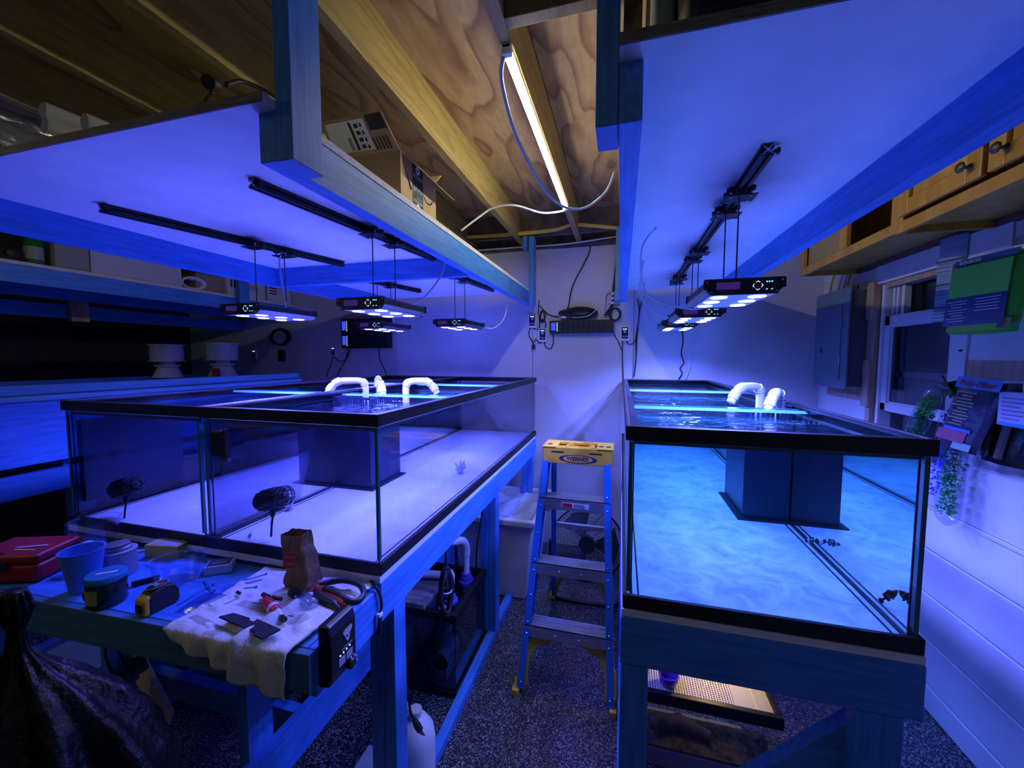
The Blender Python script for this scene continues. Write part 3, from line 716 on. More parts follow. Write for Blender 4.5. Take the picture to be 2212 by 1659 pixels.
# curved yellow feet and spreaders
def foot(x0, z0, x1, z1, y, bulge, nm='corner_brace', w=.05):
    pts = [];
    for i in range(9):
        t = i/8; x = x0+(x1-x0)*t; z = z0+(z1-z0)*t
        k = math.sin(PI*t)*bulge; pts.append((x-k*math.copysign(1, x1-x0), z+k))
    m = MB()
    for i in range(8):
        a, b = pts[i], pts[i+1]; m.bar((a[0], y(a[1]), a[1]), (b[0], y(b[1]), b[1]), w, .014, (0, 1, 0))
    return obj(nm, m, YELLOW, ld)
foot(xl(.03)+.018, .03, xl(.26)+.13, .252, yf, .045); foot(xr(.03)-.018, .03, xr(.26)-.13, .252, yf, .045)
foot(xl(.03)+.05, .02, xl(.26)+.16, .235, ybk, .025, 'rear_brace', .03); foot(xr(.03)-.05, .02, xr(.26)-.16, .235, ybk, .025, 'rear_brace', .03)
for x in (xl(0), xr(0)):
    obj('shoe', MB().box(x-.02, x+.011, yf(0)-.045, yf(0)+.045, 0, .03), YELLOW, ld, bevel=.004)
for x in (xl(0)+.04, xr(0)-.04): obj('shoe', MB().box(x-.018, x+.018, ybk(0)-.03, ybk(0)+.03, 0, .03), YELLOW, ld, bevel=.004)
for z in (.30, .58): obj('rear_bar', MB().box(xl(z)+.05, xr(z)-.05, ybk(z)-.012, ybk(z)+.012, z-.014, z+.012), ALU, ld, bevel=.002)
for f, sg in ((xl, 1), (xr, -1)):
    obj('spreader', MB().ring_tube(curve([(f(.87)+sg*.075, yf(.87), .845), (f(.82)+sg*.03, yf(.84)+.06, .80), (f(.77)+sg*.03, (yf(.8)+ybk(.8))/2, .755), (f(.73)+sg*.04, ybk(.74), .72)]), .008, 8), ALU, ld, smooth='all')

# ================================================================== FLOOR FAN
fx, fy, fz, fr_ = -.205, 2.72, .285, .245
fan = thing('floor_fan', 'round black wire floor fan behind the ladder', 'fan', (fx, fy, 0))
ax = Vector((0.05, -.97, .24)).normalized(); fu = Vector((1, 0, 0)); fu = (fu-ax*fu.dot(ax)).normalized(); fw = ax.cross(fu)
if fw.z < 0: fw = -fw
fc = Vector((fx, fy, fz))
def ringpts(r, h, n=36): return [fc+ax*h+(fu*math.cos(2*PI*i/n)+fw*math.sin(2*PI*i/n))*r for i in range(n)]
g = MB()
for k in range(17):
    q = k/16; g.ring_tube(ringpts(.06+(fr_-.06)*q, .075*(1-q**2.2), 30), .0012, 4, closed=True)
for k in range(12):
    a = 2*PI*k/12; pts = []
    for i in range(7):
        q = i/6; aa = a+.5*(1-q); pts.append(fc+ax*(.076*(1-q**2.2)+.001)+(fu*math.cos(aa)+fw*math.sin(aa))*(.05+(fr_-.05)*q))
    g.ring_tube(pts, .0018, 4)
obj('front_grille', g, BLACK, fan)
g = MB()
for k in range(10):
    q = k/9; g.ring_tube(ringpts(.07+(fr_-.07)*q, -.085*(1-q**2.2), 30), .0012, 4, closed=True)
obj('rear_grille', g, BLACK, fan)
obj('rim_hoop', MB().ring_tube(ringpts(fr_, 0, 40), .007, 6, closed=True), BLACK, fan, smooth='all')
obj('motor_hub', MB().lathe(fc, [(.055, .06), (.058, .045), (.05, .02), (.05, -.06), (.04, -.11)], 20, ax), BLACK, fan, smooth=True)
bl = MB()
for k in range(3):
    vs = []
    for i in range(6):
        for j in range(3):
            r = .045+(fr_-.07)*i/5; a = 2*PI*k/3+(-.25+.25*j)*(1+.6*i/5)*1.5
            vs.append(fc+ax*(-.02+.018*(j-1))+(fu*math.cos(a)+fw*math.sin(a))*r)
    bl.add(vs, [(i*3+j, i*3+j+1, (i+1)*3+j+1, (i+1)*3+j) for i in range(5) for j in range(2)])
bo_ = obj('blades', bl, mat('fan_blade', (.05, .05, .06), .4), fan); sd = bo_.modifiers.new('thick', 'SOLIDIFY'); sd.thickness = .003
bs = MB()
for sg in (-1, 1):
    bs.ring_tube(curve([fc+fu*sg*(fr_+.01), fc+fu*sg*(fr_+.012)+Vector((0, .02, -.12)), (fx+sg*.235, fy+.05, .03), (fx+sg*.22, fy-.18, .012), (fx+sg*.16, fy-.24, .012)]), .011, 8)
bs.ring_tube(curve([(fx-.17, fy-.24, .012), (fx, fy-.245, .012), (fx+.17, fy-.24, .012)]), .011, 8)
obj('tube_stand', bs, BLACK, fan, smooth='all')

# ================================================================== WALL CABINETS, BREAKER PANEL
def raised_door(t, x, y0, y1, z0, z1, hinge_hi, knob):
    d = MB(); w = .055
    d.box(x, x+.018, y0, y0+w, z0, z1); d.box(x, x+.018, y1-w, y1, z0, z1); d.box(x, x+.018, y0+w, y1-w, z0, z0+w); d.box(x, x+.018, y0+w, y1-w, z1-w, z1)
    dd = obj('door', d, MAPLE, t, bevel=.004)
    a = (y0+w+.004, y1-w-.004, z0+w+.004, z1-w-.004); b = (a[0]+.03, a[1]-.03, a[2]+.03, a[3]-.03)
    vs = [(x+.012, a[0], a[2]), (x+.012, a[1], a[2]), (x+.012, a[1], a[3]), (x+.012, a[0], a[3]), (x+.002, b[0], b[2]), (x+.002, b[1], b[2]), (x+.002, b[1], b[3]), (x+.002, b[0], b[3])]
    obj('raised_panel', MB().add(vs, [(0, 1, 5, 4), (1, 2, 6, 5), (2, 3, 7, 6), (3, 0, 4, 7), (4, 5, 6, 7), (0, 3, 2, 1)]), MAPLE, dd)
    ky, kz = knob
    obj('knob', MB().lathe((x, ky, kz), [(.010, 0), (.008, .003), (.005, .008), (.005, .014), (.009, .018), (.0155, .022), (.016, .026), (.011, .031), (.001, .032)], 18, (-1, 0, 0)), mat('bronze_knob', (.10, .09, .08), .4, .6), dd, smooth=True)
def wall_cabinet(label, xf, y0, y1, z0, z1, doors, group):
    t = thing('wall_cabinet', label, 'cabinet', (XW, (y0+y1)/2, z0), group)
    b = MB(); b.box(xf+.02, XW-.001, y0, y0+.016, z0, z1); b.box(xf+.02, XW-.001, y1-.016, y1, z0, z1); b.box(xf+.02, XW-.001, y0+.016, y1-.016, z1-.016, z1)
    b.box(xf+.02, XW-.001, y0+.016, y1-.016, z0+.028, z0+.042)
    obj('carcass', b, MAPLE, t)
    f = MB(); f.box(xf, xf+.02, y0, y0+.04, z0, z1); f.box(xf, xf+.02, y1-.04, y1, z0, z1); f.box(xf, xf+.02, y0+.04, y1-.04, z0, z0+.042); f.box(xf, xf+.02, y0+.04, y1-.04, z1-.04, z1)
    obj('face_frame', f, MAPLE, t, bevel=.002)
    obj('hanging_rail', MB().box(XW-.02, XW-.001, y0+.017, y1-.017, z0, z0+.028), mat('stained_rail', (.18, .08, .06), .6), t)
    for dr in doors: raised_door(t, xf-.019, *dr)
    return t
g_ = None
wall_cabinet('maple wall cabinet with raised panel doors and bronze knobs, nearer one', 1.03, .98, 1.945, 2.052, 2.47,
             ((1.535, 1.905, 2.105, 2.44, True, (1.575, 2.150)), (1.02, 1.515, 2.105, 2.44, False, (1.455, 2.150))), g_)
fc_ = wall_cabinet('open maple wall cabinet without doors over the breaker panel', 1.035, 1.947, 2.83, 2.060, 2.47, (), g_)
obj('mid_stile', MB().box(1.036, 1.055, 2.32, 2.385, 2.103, 2.43), MAPLE, fc_, bevel=.002)
obj('inner_panel', MB().box(1.30, 1.312, 1.97, 2.81, 2.11, 2.45), mat('cabinet_back', (.45, .33, .14), .6), fc_)
obj('inner_panel', MB().box(1.058, 1.066, 2.40, 2.78, 2.105, 2.43), mat('cabinet_back', (.45, .33, .14), .6), fc_)

bk = solo('backer_board', MB().box(XW-.018, XW-.0005, 2.615, YB-.16, 1.33, 1.93), TANOAK, 'bare plywood backer board behind the grey breaker panel', 'board')
bx_ = thing('breaker_panel', 'grey steel breaker panel on the plywood by the window', 'electrical panel', (1.3, 2.86, 1.4))
obj('box', MB().box(1.232, XW-.019, 2.685, 3.04, 1.405, 1.955), GREYD, bx_, bevel=.003)
obj('cover', MB().box(1.222, 1.231, 2.665, 3.06, 1.392, 1.968), GREY, bx_, bevel=.002)
pd = obj('door', MB().box(1.2175, 1.2215, 2.735, 2.985, 1.445, 1.875), GREY, bx_, bevel=.001)
obj('latch', MB().box(1.213, 1.2172, 2.945, 2.958, 1.60, 1.635), BLACK, pd, bevel=.001)
hg = MB(); hg.cyl((1.217, 2.733, 1.52), (1.217, 2.733, 1.58), .003, 8); hg.cyl((1.217, 2.733, 1.74), (1.217, 2.733, 1.80), .003, 8)
obj('hinge', hg, STEEL, pd)
sc = MB()
for y in (2.685, 3.04):
    for z in (1.412, 1.948): sc.lathe((1.222, y, z), [(.006, 0), (.004, .003)], 10, (-1, 0, 0))
obj('cover_screw', sc, STEEL, bx_)
kn = MB()
for i in range(6): kn.lathe((1.275, 2.72+i*.06, 1.955), [(.014, 0), (.014, .012), (.010, .014), (.010, .024)], 10)
obj('cable_clamp', kn, BLACK, bx_)
for i, (y, x) in enumerate(((2.99, 1.262), (2.93, 1.28), (2.88, 1.285), (2.84, 1.285))):
    cable('supply_cable', [(x, y, 1.98), (x+.01, y+.01, 2.03), (x+.02, y, 2.09)], .0065, YCABLE if i == 0 else WCABLE if i < 3 else YCABLE, ('yellow' if i in (0, 3) else 'white')+' supply cable entering the breaker panel from above, '+('leftmost', 'second', 'third', 'rightmost')[i]+' of four', 'cable')
for (z, l, lb) in ((1.88, .10, 'scrap pine block beside the breaker panel, upper one'), (1.43, .13, 'rounded pine block beside the breaker panel, lower one')):
    pl = [(-.03, -l), (.03, -l), (.03, l*.8), (.018, l), (-.018, l), (-.03, l*.8)]
    solo('wood_block', MB().prism(pl, (XW-.019, 2.648, z), (0, 1, 0), (0, 0, 1), (-1, 0, 0), .016), TANOAK, lb, 'block', bevel=.002)

# ================================================================== HANGING PACKS ON THE RIGHT WALL
def pack(name, label, c, ex, ey, w, h, d, front, back=None, puff=.5, cat='pack'):
    """sealed soft pack: a pillow w x h, d thick, on axes ex, ey"""
    t = thing(name, label, cat, tuple(c))
    ex, ey = Vector(ex).normalized(), Vector(ey).normalized(); ez = ex.cross(ey).normalized()
    n, m_ = 12, 12; vs = []; fs = []
    for s in (1, -1):
        for i in range(n+1):
            for j in range(m_+1):
                u, v = i/n*2-1, j/m_*2-1
                k = ((1-abs(u)**3)*(1-abs(v)**4))**puff
                wob = mnoise.noise(Vector((u*2.2+c[0]*9, v*2.2, s*3)))*.10*k
                vs.append(Vector(c)+ex*u*w/2*(1-.03*abs(v))+ey*v*h/2*(1-.03*abs(u))+ez*s*d/2*(k+wob))
    o = (n+1)*(m_+1)
    for i in range(n):
        for j in range(m_):
            a = i*(m_+1)+j; q = (a, a+m_+1, a+m_+2, a+1); fs.append(q); fs.append(tuple(o+x for x in reversed(q)))
    obj('pouch', MB().add(vs, fs), front, t, smooth='all')
    t['ez'] = list(ez)
    return t, ex, ey, ez
def patch(name, t, c, ex, ey, ez, u, v, w, h, off, m, bow=0.0, hh=0):
    """flat print lying on a pack front"""
    o = Vector(c)+ex*u+ey*v+ez*off; k = 5; vs = []; fs = []
    for i in range(k+1):
        a = (i/k-.5)
        for b in (-.5, .5): vs.append(o+ex*w*a+ey*h*b-ez*bow*(2*a)**2)
    for i in range(k): fs.append((2*i, 2*i+2, 2*i+3, 2*i+1))
    q = [Vector(v)+ez*.0006 for v in vs]
    mb = MB().add(vs, [tuple(reversed(f)) for f in fs]).add(q, fs)
    n0 = len(vs)
    for i in range(k): mb.f += [(2*i, 2*i+2, n0+2*i+2, n0+2*i), (2*i+1, n0+2*i+1, n0+2*i+3, 2*i+3)]
    mb.f += [(0, n0, n0+1, 1), (2*k, 2*k+1, n0+2*k+1, n0+2*k)]
    return obj(name, mb, m, t)
# green pad pack, hung square to the room, leaning off the wall
gc = Vector((1.205, 1.765, 1.785)); gx = Vector((.12, -.99, 0)).normalized(); gy = Vector((-.04, -.16, .98)).normalized()
gp, gx, gy, gz = pack('filter_pad_pack', 'bright green and navy filter pad pack hanging by the window', gc, gx, gy, .245, .27, .06, GREENP, puff=.3)
if gz.x > 0: gz = -gz
def gpatch(nm, u, v, w, h, m, off=.033): return patch(nm, gp, gc, gx, gy, gz, u, v, w, h, off, m)
gpatch('green_window', 0, .055, .205, .105, mat('pad_green', (.22, .95, .10), .3))
gpatch('navy_panel', -.002, -.048, .212, .100, mat('navy_print', (.01, .05, .20), .3))
gpatch('header_band', 0, .124, .215, .022, mat('navy_print', (.01, .05, .20), .3), .022)
gpatch('grass_band', 0, -.110, .20, .022, mat('leaf_green', (.22, .62, .04), .35), .026)
text('brand_print', 'aqueon', .026, gc+gx*-.05+gy*.126+gz*.0245, gx, gy, TEXTW, gp, .0002)
for k in range(8):
    gpatch('print_line', -.062+.004*(k % 2), -.012-.010*k, .075-.028*(k % 3)*.6, .0028, TEXTW, .0348)
for k in range(5): gpatch('print_line', .045, -.010-.010*k, .085-.012*(k % 2), .0028, TEXTW, .0348)
for x, c_ in ((.135, (.30, .24, .02)), (.118, (.02, .10, .05))): gpatch('fish_print', x-.02, -.10, .025, .032, mat('print_%g' % x, c_, .4), .0325)
# clear hang pouch with pictures, left of the green pack
pc = P(2054, 592, x=1.310); px_ = Vector((.30, -.95, 0)).normalized(); py_ = Vector((-.03, -.08, 1)).normalized()
pp, px_, py_, pz = pack('picture_card_pack', 'narrow pale card pack with red pictures hanging beside the green pack', pc, px_, py_, .105, .31, .02, mat('pale_pack', (.30, .42, .55), .3, build=mottled((.22, .34, .50), (.42, .52, .62), (1, 1, 6), 6, 5)), puff=.35)
if pz.x > 0: pz = -pz
for k in range(3):
    patch('rule', pp, pc, px_, py_, pz, 0, .055-.095*k, .10, .006, .0115, mat('navy_print', (.01, .05, .2), .3))
    patch('red_picture', pp, pc, px_, py_, pz, .03, .015-.095*k, .032, .042, .0117, mat('picture_red', (.28, .05, .06), .4))
    for q in range(4): patch('print_line', pp, pc, px_, py_, pz, -.02, .045-.095*k-.016*q, .055-.01*(q % 2), .004, .0118, mat('dull_green_print', (.12, .30, .28), .5))
# dark pouch with printed back
bc = Vector((1.185, 1.770, 1.362)); bx2 = Vector((.10, -.99, -.06)).normalized(); by2 = Vector((-.05, -.42, .90)).normalized()
DKF = mat('dark_pouch_film', (.045, .045, .085), .16, build=mottled((.03, .03, .06), (.06, .06, .11), (1, 1, 1), 20, 4, .5, .01))
bp_, bx2, by2, bz2 = pack('filter_media_pouch', 'dark glossy pouch with yellow lines and blue header hanging beside the right tank', bc, bx2, by2, .165, .29, .028, DKF, puff=.35)
if bz2.x > 0: bz2 = -bz2
hp = patch('blue_header', bp_, bc, bx2, by2, bz2, 0, .135, .155, .042, .014, mat('sky_header', (.06, .25, .62), .35))
text('header_print', 'Poly-Filter', .030, bc+by2*.133+bz2*.0158, bx2, by2, TEXTR, bp_, .0003, .0008)
for k in range(11): patch('print_line', bp_, bc, bx2, by2, bz2, -.022+.006*(k % 2), .098-.013*k, .075-.012*((k*3) % 4), .0042, .0165, mat('dull_yellow_print', (.42, .36, .16), .5))
patch('red_block', bp_, bc, bx2, by2, bz2, -.02, -.082, .11, .045, .0155, mat('pouch_red', (.35, .08, .14), .35))
patch('blue_stripe', bp_, bc, bx2, by2, bz2, -.005, -.052, .10, .012, .0165, mat('pouch_blue', (.08, .18, .6), .35))
patch('pale_block', bp_, bc, bx2, by2, bz2, .03, -.118, .07, .03, .0135, mat('pouch_pale', (.25, .4, .38), .35))
# two more black pouches behind it and a pale box
dc = Vector((1.262, 1.705, 1.345))
dk, ex_, ey_, ez_ = pack('black_media_pouch', 'black pouch with two clear tubes hanging behind the dark printed pouch', dc, (.1, -.99, 0), (-.04, -.28, .96), .15, .30, .03, mat('black_pouch_film', (.018, .018, .022), .2, build=mottled((.01, .01, .012), (.03, .028, .02), (1, 1, 1), 18, 4, .6, .01)), puff=.35)
for u in (-.04, .01):
    a = dc+Vector(ex_)*u-Vector((.024, 0, 0)); obj('clear_tube', MB().ring_tube([a-Vector(ey_)*.12, a+Vector(ey_)*.03], .012, 10), mat('smoky_tube', (.10, .11, .09), .12), dk, smooth=True)
pk = thing('media_carton', 'pale blue printed carton hanging at the right edge of view', 'carton', (1.20, 1.565, 1.40))
obj('carton', MB().box(1.18, 1.215, 1.50, 1.655, 1.355, 1.462), mat('pale_carton', (.42, .56, .80), .45), pk, bevel=.002)
obj('blue_band', MB().box(1.1785, 1.18, 1.502, 1.653, 1.357, 1.367), TEXTB, pk)
obj('hang_tab', MB().box(1.197, 1.199, 1.54, 1.60, 1.462, 1.49), mat('pale_carton', (.42, .56, .80), .45), pk)
for k in range(6): obj('print_line', MB().box(1.1785, 1.18, 1.64-.06-.012*(k % 3), 1.64, 1.376+k*.013, 1.381+k*.013), mat('pink_print', (.45, .2, .4), .5), pk)
# long clear bags of plastic plants
def plant_bag(label, c, tilt, h, r, cols, seed):
    t = thing('plant_bag', label, 'plant bag', tuple(c))
    rg = random.Random(seed); c = Vector(c); up = Vector(tilt).normalized()
    pr = [(.012, 0), (r*.9, .03), (r, .10), (r, h*.75), (r*.7, h*.93), (.010, h)]
    m = MB().lathe(c, pr, 14, up, (True, True)); m.v = [(v[0]*1, v[1], v[2]) for v in m.v]
    obj('clear_sleeve', m, CLEARP, t, smooth='all')
    for col, lo, hi in cols:
        lf = MB()
        for k in range(300):
            q = c+up*(h*(lo+(hi-lo)*rg.random())); a = rg.random()*2*PI; rr = r*.86*math.sqrt(rg.random())
            s = up.orthogonal().normalized(); w = up.cross(s); q = q+(s*math.cos(a)+w*math.sin(a))*rr*.8
            d = Vector((rg.uniform(-1, 1), rg.uniform(-1, 1), rg.uniform(-.6, 1))).normalized(); n = d.orthogonal().normalized(); L = rg.uniform(.010, .020)
            lf.add([q, q+d*L*.5+n*L*.3, q+d*L, q+d*L*.5-n*L*.3], [(0, 1, 2, 3)])
        o = obj('leaves', lf, mat('leaf_%d_%d_%d' % tuple(int(x*99) for x in col), col, .35), t); o['kind'] = 'stuff'
    return t
plant_bag('clear bag of bright green plastic plants by the window sash', (1.20, 2.075, 1.215), (.06, -.36, .9), .27, .034, (((.10, .55, .03), .45, .8), ((.03, .25, .05), .05, .5)), 1)
plant_bag('clear bag of blue plastic plants beside the tank corner', (1.278, 2.052, .93), (-.02, -.16, 1), .52, .030, (((.05, .06, .85), .12, .85),), 2)
plant_bag('clear bag of green plastic plants reaching lowest by the tank', (1.265, 1.955, .905), (-.02, -.05, 1), .40, .040, (((.02, .40, .07), .12, .5), ((.02, .16, .05), .45, .95)), 3)
tw = thing('twist_wrap', 'crumpled black and olive foil wrap above the plant bags', 'wrap', (1.24, 1.955, 1.45))
rg = random.Random(9); m = MB()
for k in range(7):
    a = Vector((1.24, 1.955, 1.45)); p = [a+Vector((rg.uniform(-.03, .03), rg.uniform(-.07, .06), rg.uniform(-.05, .06))) for _ in range(3)]
    m.add([a]+p+[q+Vector((.006, 0, .004)) for q in p], [(0, 1, 2), (0, 2, 3), (0, 4, 5), (0, 5, 6), (1, 2, 5, 4), (2, 3, 6, 5)])
obj('foil', m, mat('olive_foil', (.10, .11, .04), .25), tw)

# ================================================================== WALL ELECTRONICS
YW = YB-.0005
def controller(label, x0, z0, w, h, d, two=False):
    t = thing('power_controller', label, 'controller', (x0, YW, z0))
    obj('case', MB().box(x0, x0+w, YW-d, YW, z0, z0+h), BLACK, t, bevel=.006)
    rb = MB()
    for k in range(9): rb.box(x0+.10+k*(w-.14)/9, x0+.10+(k+.55)*(w-.14)/9, YW-d-.002, YW-d, z0+h*.12, z0+h*.88)
    obj('ribs', rb, BLACKM, t)
    for r in range(2 if two else 1):
        hh = h/(2 if two else 1); zz = z0+r*hh
        s = obj('screen', MB().box(x0+.015, x0+.05, YW-d-.002, YW-d, zz+hh*.22, zz+hh*.82), DISPB, t)
        ic = MB()
        for k in range(6): ic.box(x0+.060, x0+.066, YW-d-.002, YW-d, zz+hh*(.28+.1*k), zz+hh*(.28+.1*k)+.006)
        obj('status_lights', ic, ICON, t)
        obj('ready_light', MB().box(x0+.059, x0+.067, YW-d-.0022, YW-d, zz+hh*.16, zz+hh*.16+.008), ICONG, t)
    return t
controller('wide black power controller with blue screen on the white back wall', -.565, 1.765, .50, .10, .06)
controller('tall pair of black power controllers on the wall behind the left tanks', -2.53, 1.655, .50, .27, .07, True)
def wall_box(x, z, label, w=.07, h=.115):
    t = thing('pump_controller', label, 'controller', (x, YW, z), 'white wall boxes with lit keys')
    obj('case', MB().box(x-w/2, x+w/2, YW-.022, YW, z-h/2, z+h/2), mat('white_case', (.78, .78, .8), .4), t, bevel=.005)
    obj('face', MB().box(x-w*.36, x+w*.36, YW-.0235, YW-.022, z-h*.36, z+h*.42), mat('navy_face', (.008, .012, .05), .3), t)
    ic = MB()
    for k in (-1, 0, 1): ic.box(x+k*.011-.0035, x+k*.011+.0035, YW-.0245, YW-.0235, z+h*.25, z+h*.33)
    obj('lit_keys', ic, ICON, t)
    obj('dial', MB().lathe((x, YW-.0235, z+h*.12), [(.010, 0), (.009, .004)], 16, (0, -1, 0)), mat('dial_grey', (.6, .6, .62), .35), t)
    kk = MB()
    for k in range(4): kk.box(x-.022+k*.0125, x-.014+k*.0125, YW-.0243, YW-.0235, z-h*.26, z-h*.16)
    obj('keys', kk, mat('key_grey', (.35, .36, .4), .4), t)
    pl = MB()
    for k in (-.014, .014): pl.cyl((x+k, YW-.012, z-h/2), (x+k, YW-.012, z-h/2-.014), .004, 8)
    obj('cable_gland', pl, BLACK, t)
    return t
wall_box(-.715, 1.872, 'white pump controller box on the wall by the post, higher of two')
wall_box(-.628, 1.755, 'white pump controller box left of the wide controller, lower of two')
wall_box(.022, 1.757, 'white pump controller box right of the wide controller')
wall_box(-2.665, 1.625, 'small dark-faced controller box left of the paired controllers', .05, .10)
wall_box(-3.62, 1.60, 'dim controller box in the shadowed wall behind the vat', .05, .10)
yv = YW-.012
def wp(*q): return [Vector((x, yv, z)) for x, z in q]
cable('drop_cable', wp((-.25, 2.45), (-.27, 2.37), (-.36, 2.2), (-.40, 2.10), (-.42, 1.98), (-.46, 1.90)), .005, RUBBER, 'black cable dropping from the wall top to the wide controller')
for i, dx in enumerate((0, .014, .026)):
    cable('drop_cable', wp((-.05+dx, 2.45), (-.055+dx*.6, 2.3), (-.075+dx, 2.1), (-.085+dx*.5, 1.98), (-.14+dx, 1.90)), .005, RUBBER, ('left', 'middle', 'right')[i]+' black cable of the bundle dropping beside the right shelf post', 'cable', 'bundled wall cables')
def coil(label, c, rx, rz, turns, r=.005, m=RUBBER, name='cable_coil', tail=None, sway=.012, nrm=(0, 1, 0)):
    t = thing(name, label, 'cable', tuple(c)); rg = random.Random(int(abs(c[0])*1000)); mb = MB()
    nv = Vector(nrm).normalized(); hx = Vector((0, 0, 1)).cross(nv).normalized()
    for k in range(turns):
        ax_, az_ = rx*rg.uniform(.45 if turns > 10 else .72, 1), rz*rg.uniform(.3 if turns > 10 else .8, 1); o = Vector(c)+hx*rg.uniform(-.15, .15)*rx+nv*rg.uniform(-sway, sway)
        mb.ring_tube([o+hx*ax_*math.cos(2*PI*i/24)+Vector((0, 0, 1))*az_*math.sin(2*PI*i/24)+nv*.004*math.sin(3*a_) for i, a_ in [(i, 2*PI*i/24) for i in range(24)]], r, 6, closed=True)
    obj('loops', mb, m, t, smooth='all')
    return t
coil('black cable bundle heaped on top of the wide controller', (-.33, YW-.03, 1.925), .15, .042, 14)
coil('small round coil of black cable at the controller right end', (-.055, YW-.03, 1.905), .045, .05, 4)
hc = coil('figure of eight cable hank hanging left of the wide controller', (-.628, YW-.02, 1.905), .022, .05, 4)
obj('lower_loops', MB().ring_tube([Vector((-.628+.026*math.cos(2*PI*i/20), YW-.016, 1.80+.05*math.sin(2*PI*i/20)+.03)) for i in range(20)], .005, 6, closed=True), RUBBER, hc, smooth='all')
pb = thing('power_strip', 'grey outlet strip with white plugs beside the right shelf post', 'power strip', (-.035, YW, 2.03))
obj('strip', MB().box(-.065, -.020, YW-.03, YW, 1.98, 2.09), mat('strip_grey', (.22, .25, .26), .5), pb, bevel=.004)
ou = MB()
for k in range(3): ou.box(-.085, -.066, YW-.026, YW-.008, 1.985+.036*k, 2.005+.036*k)
obj('plug', ou, PVC, pb, bevel=.003)
for k in range(3): cable('plug_lead', wp((-.085, 2.0+.036*k), (-.12, 2.0+.03*k), (-.13, 1.95), (-.12, 1.90-.01*k)), .003, WCABLE if k < 2 else RUBBER, 'thin lead from the grey outlet strip, '+('lowest', 'middle', 'topmost')[k]+' plug', 'cable')
us = thing('usb_plug', 'white plug end and lead lying on the wide controller', 'plug', (-.45, YW-.03, 1.885))
obj('plug_body', MB().box(-.475, -.435, YW-.045, YW-.025, 1.882, 1.900), PVC, us, bevel=.004)
obj('lead', MB().ring_tube(curve([(-.435, YW-.035, 1.891), (-.33, YW-.05, 1.886), (-.25, YW-.05, 1.90), (-.19, YW-.04, 1.95)]), .0035, 6), WCABLE, us, smooth='all')
cable('wall_lead', wp((-.735, 1.81), (-.745, 1.76), (-.715, 1.70), (-.705, 1.665)), .004, RUBBER, 'black lead below the higher white controller box')
cable('wall_lead', wp((-.70, 1.81), (-.67, 1.80), (-.655, 1.84), (-.665, 1.95), (-.66, 2.04)), .004, RUBBER, 'black lead rising from the higher box to the shelf post')
cable('wall_lead', wp((-.615, 1.70), (-.60, 1.655), (-.56, 1.645), (-.54, 1.69), (-.545, 1.77)), .004, RUBBER, 'black lead looping from the lower box to the wide controller')
cable('wall_lead', wp((-.64, 1.70), (-.66, 1.69), (-.685, 1.72), (-.705, 1.69)), .004, RUBBER, 'short black lead joining two white controller boxes')
cable('wall_lead', wp((-.66, 2.0), (-.58, 1.92), (-.50, 1.90)), .004, RUBBER, 'black lead from the post foot to the wide controller')
bq = solo('adapter_plug', MB().box(-.718, -.692, YW-.03, YW, 1.635, 1.675), BLACK, 'black adapter hanging below the left white boxes', 'adapter', bevel=.005)
cable('wall_lead', wp((.008, 1.70), (.006, 1.6), (.012, 1.5), (.018, 1.40), (.026, 1.30)), .004, RUBBER, 'black lead running down from the right white box')
cable('wall_lead', wp((.035, 1.70), (.05, 1.675), (.085, 1.68), (.105, 1.72)), .004, RUBBER, 'black lead swinging right from the right white box')
cable('wall_lead', wp((-.075, 1.86), (-.06, 1.76), (-.02, 1.68), (.004, 1.62)), .004, RUBBER, 'black lead curving from the controller end to the right box')
for k, (a, b) in enumerate((((.110, 2.02), .0), ((.155, 2.04), .008))):
    cable('wall_lead', wp(a, (.125+b, 1.95), (.122, 1.85), (.105+b, 1.72), (.108, 1.55), (.098, 1.42)), .0045, RUBBER, 'black cable falling to the right tank corner, '+('left', 'right')[k]+' strand', 'cable')
cable('wall_lead', wp((.43, 1.80), (.445, 1.70), (.435, 1.6), (.455, 1.53), (.43, 1.49), (.445, 1.45), (.42, 1.405)), .0045, RUBBER, 'kinked black cable dropping behind the right tank')
cable('wall_lead', wp((.55, 1.85), (.545, 1.72), (.505, 1.62), (.50, 1.5), (.47, 1.405)), .0035, WCABLE, 'thin white cable dropping behind the right tank')
cable('wall_lead', wp((-2.68, 1.57), (-2.70, 1.50), (-2.74, 1.43), (-2.75, 1.38)), .004, RUBBER, 'black lead below the small dark-faced box')
cable('wall_lead', wp((-2.65, 1.57), (-2.60, 1.53), (-2.52, 1.56), (-2.48, 1.65)), .004, RUBBER, 'black lead looping under the paired controllers')
cable('wall_lead', wp((-2.50, 1.65), (-2.53, 1.55), (-2.60, 1.45), (-2.63, 1.38)), .004, RUBBER, 'black lead straying down behind the left tanks')
cable('wall_lead', wp((-2.17, 1.66), (-2.16, 1.55), (-2.11, 1.45), (-2.09, 1.38)), .004, RUBBER, 'black lead from the paired controllers to the far pipe')
cable('wall_lead', wp((-2.38, 1.86), (-2.30, 1.80), (-2.25, 1.72), (-2.22, 1.60), (-2.23, 1.45)), .004, WCABLE, 'white plug lead hanging before the paired controllers')
coil('dim tangle of black cables on the shadowed wall behind the spool', (-3.28, YW-.03, 1.77), .12, .09, 7)
so = solo('dark_adapter', MB().box(-3.30, -3.24, YW-.04, YW, 1.53, 1.64), BLACK, 'black adapter on the shadowed wall above the spool', 'adapter', bevel=.005)
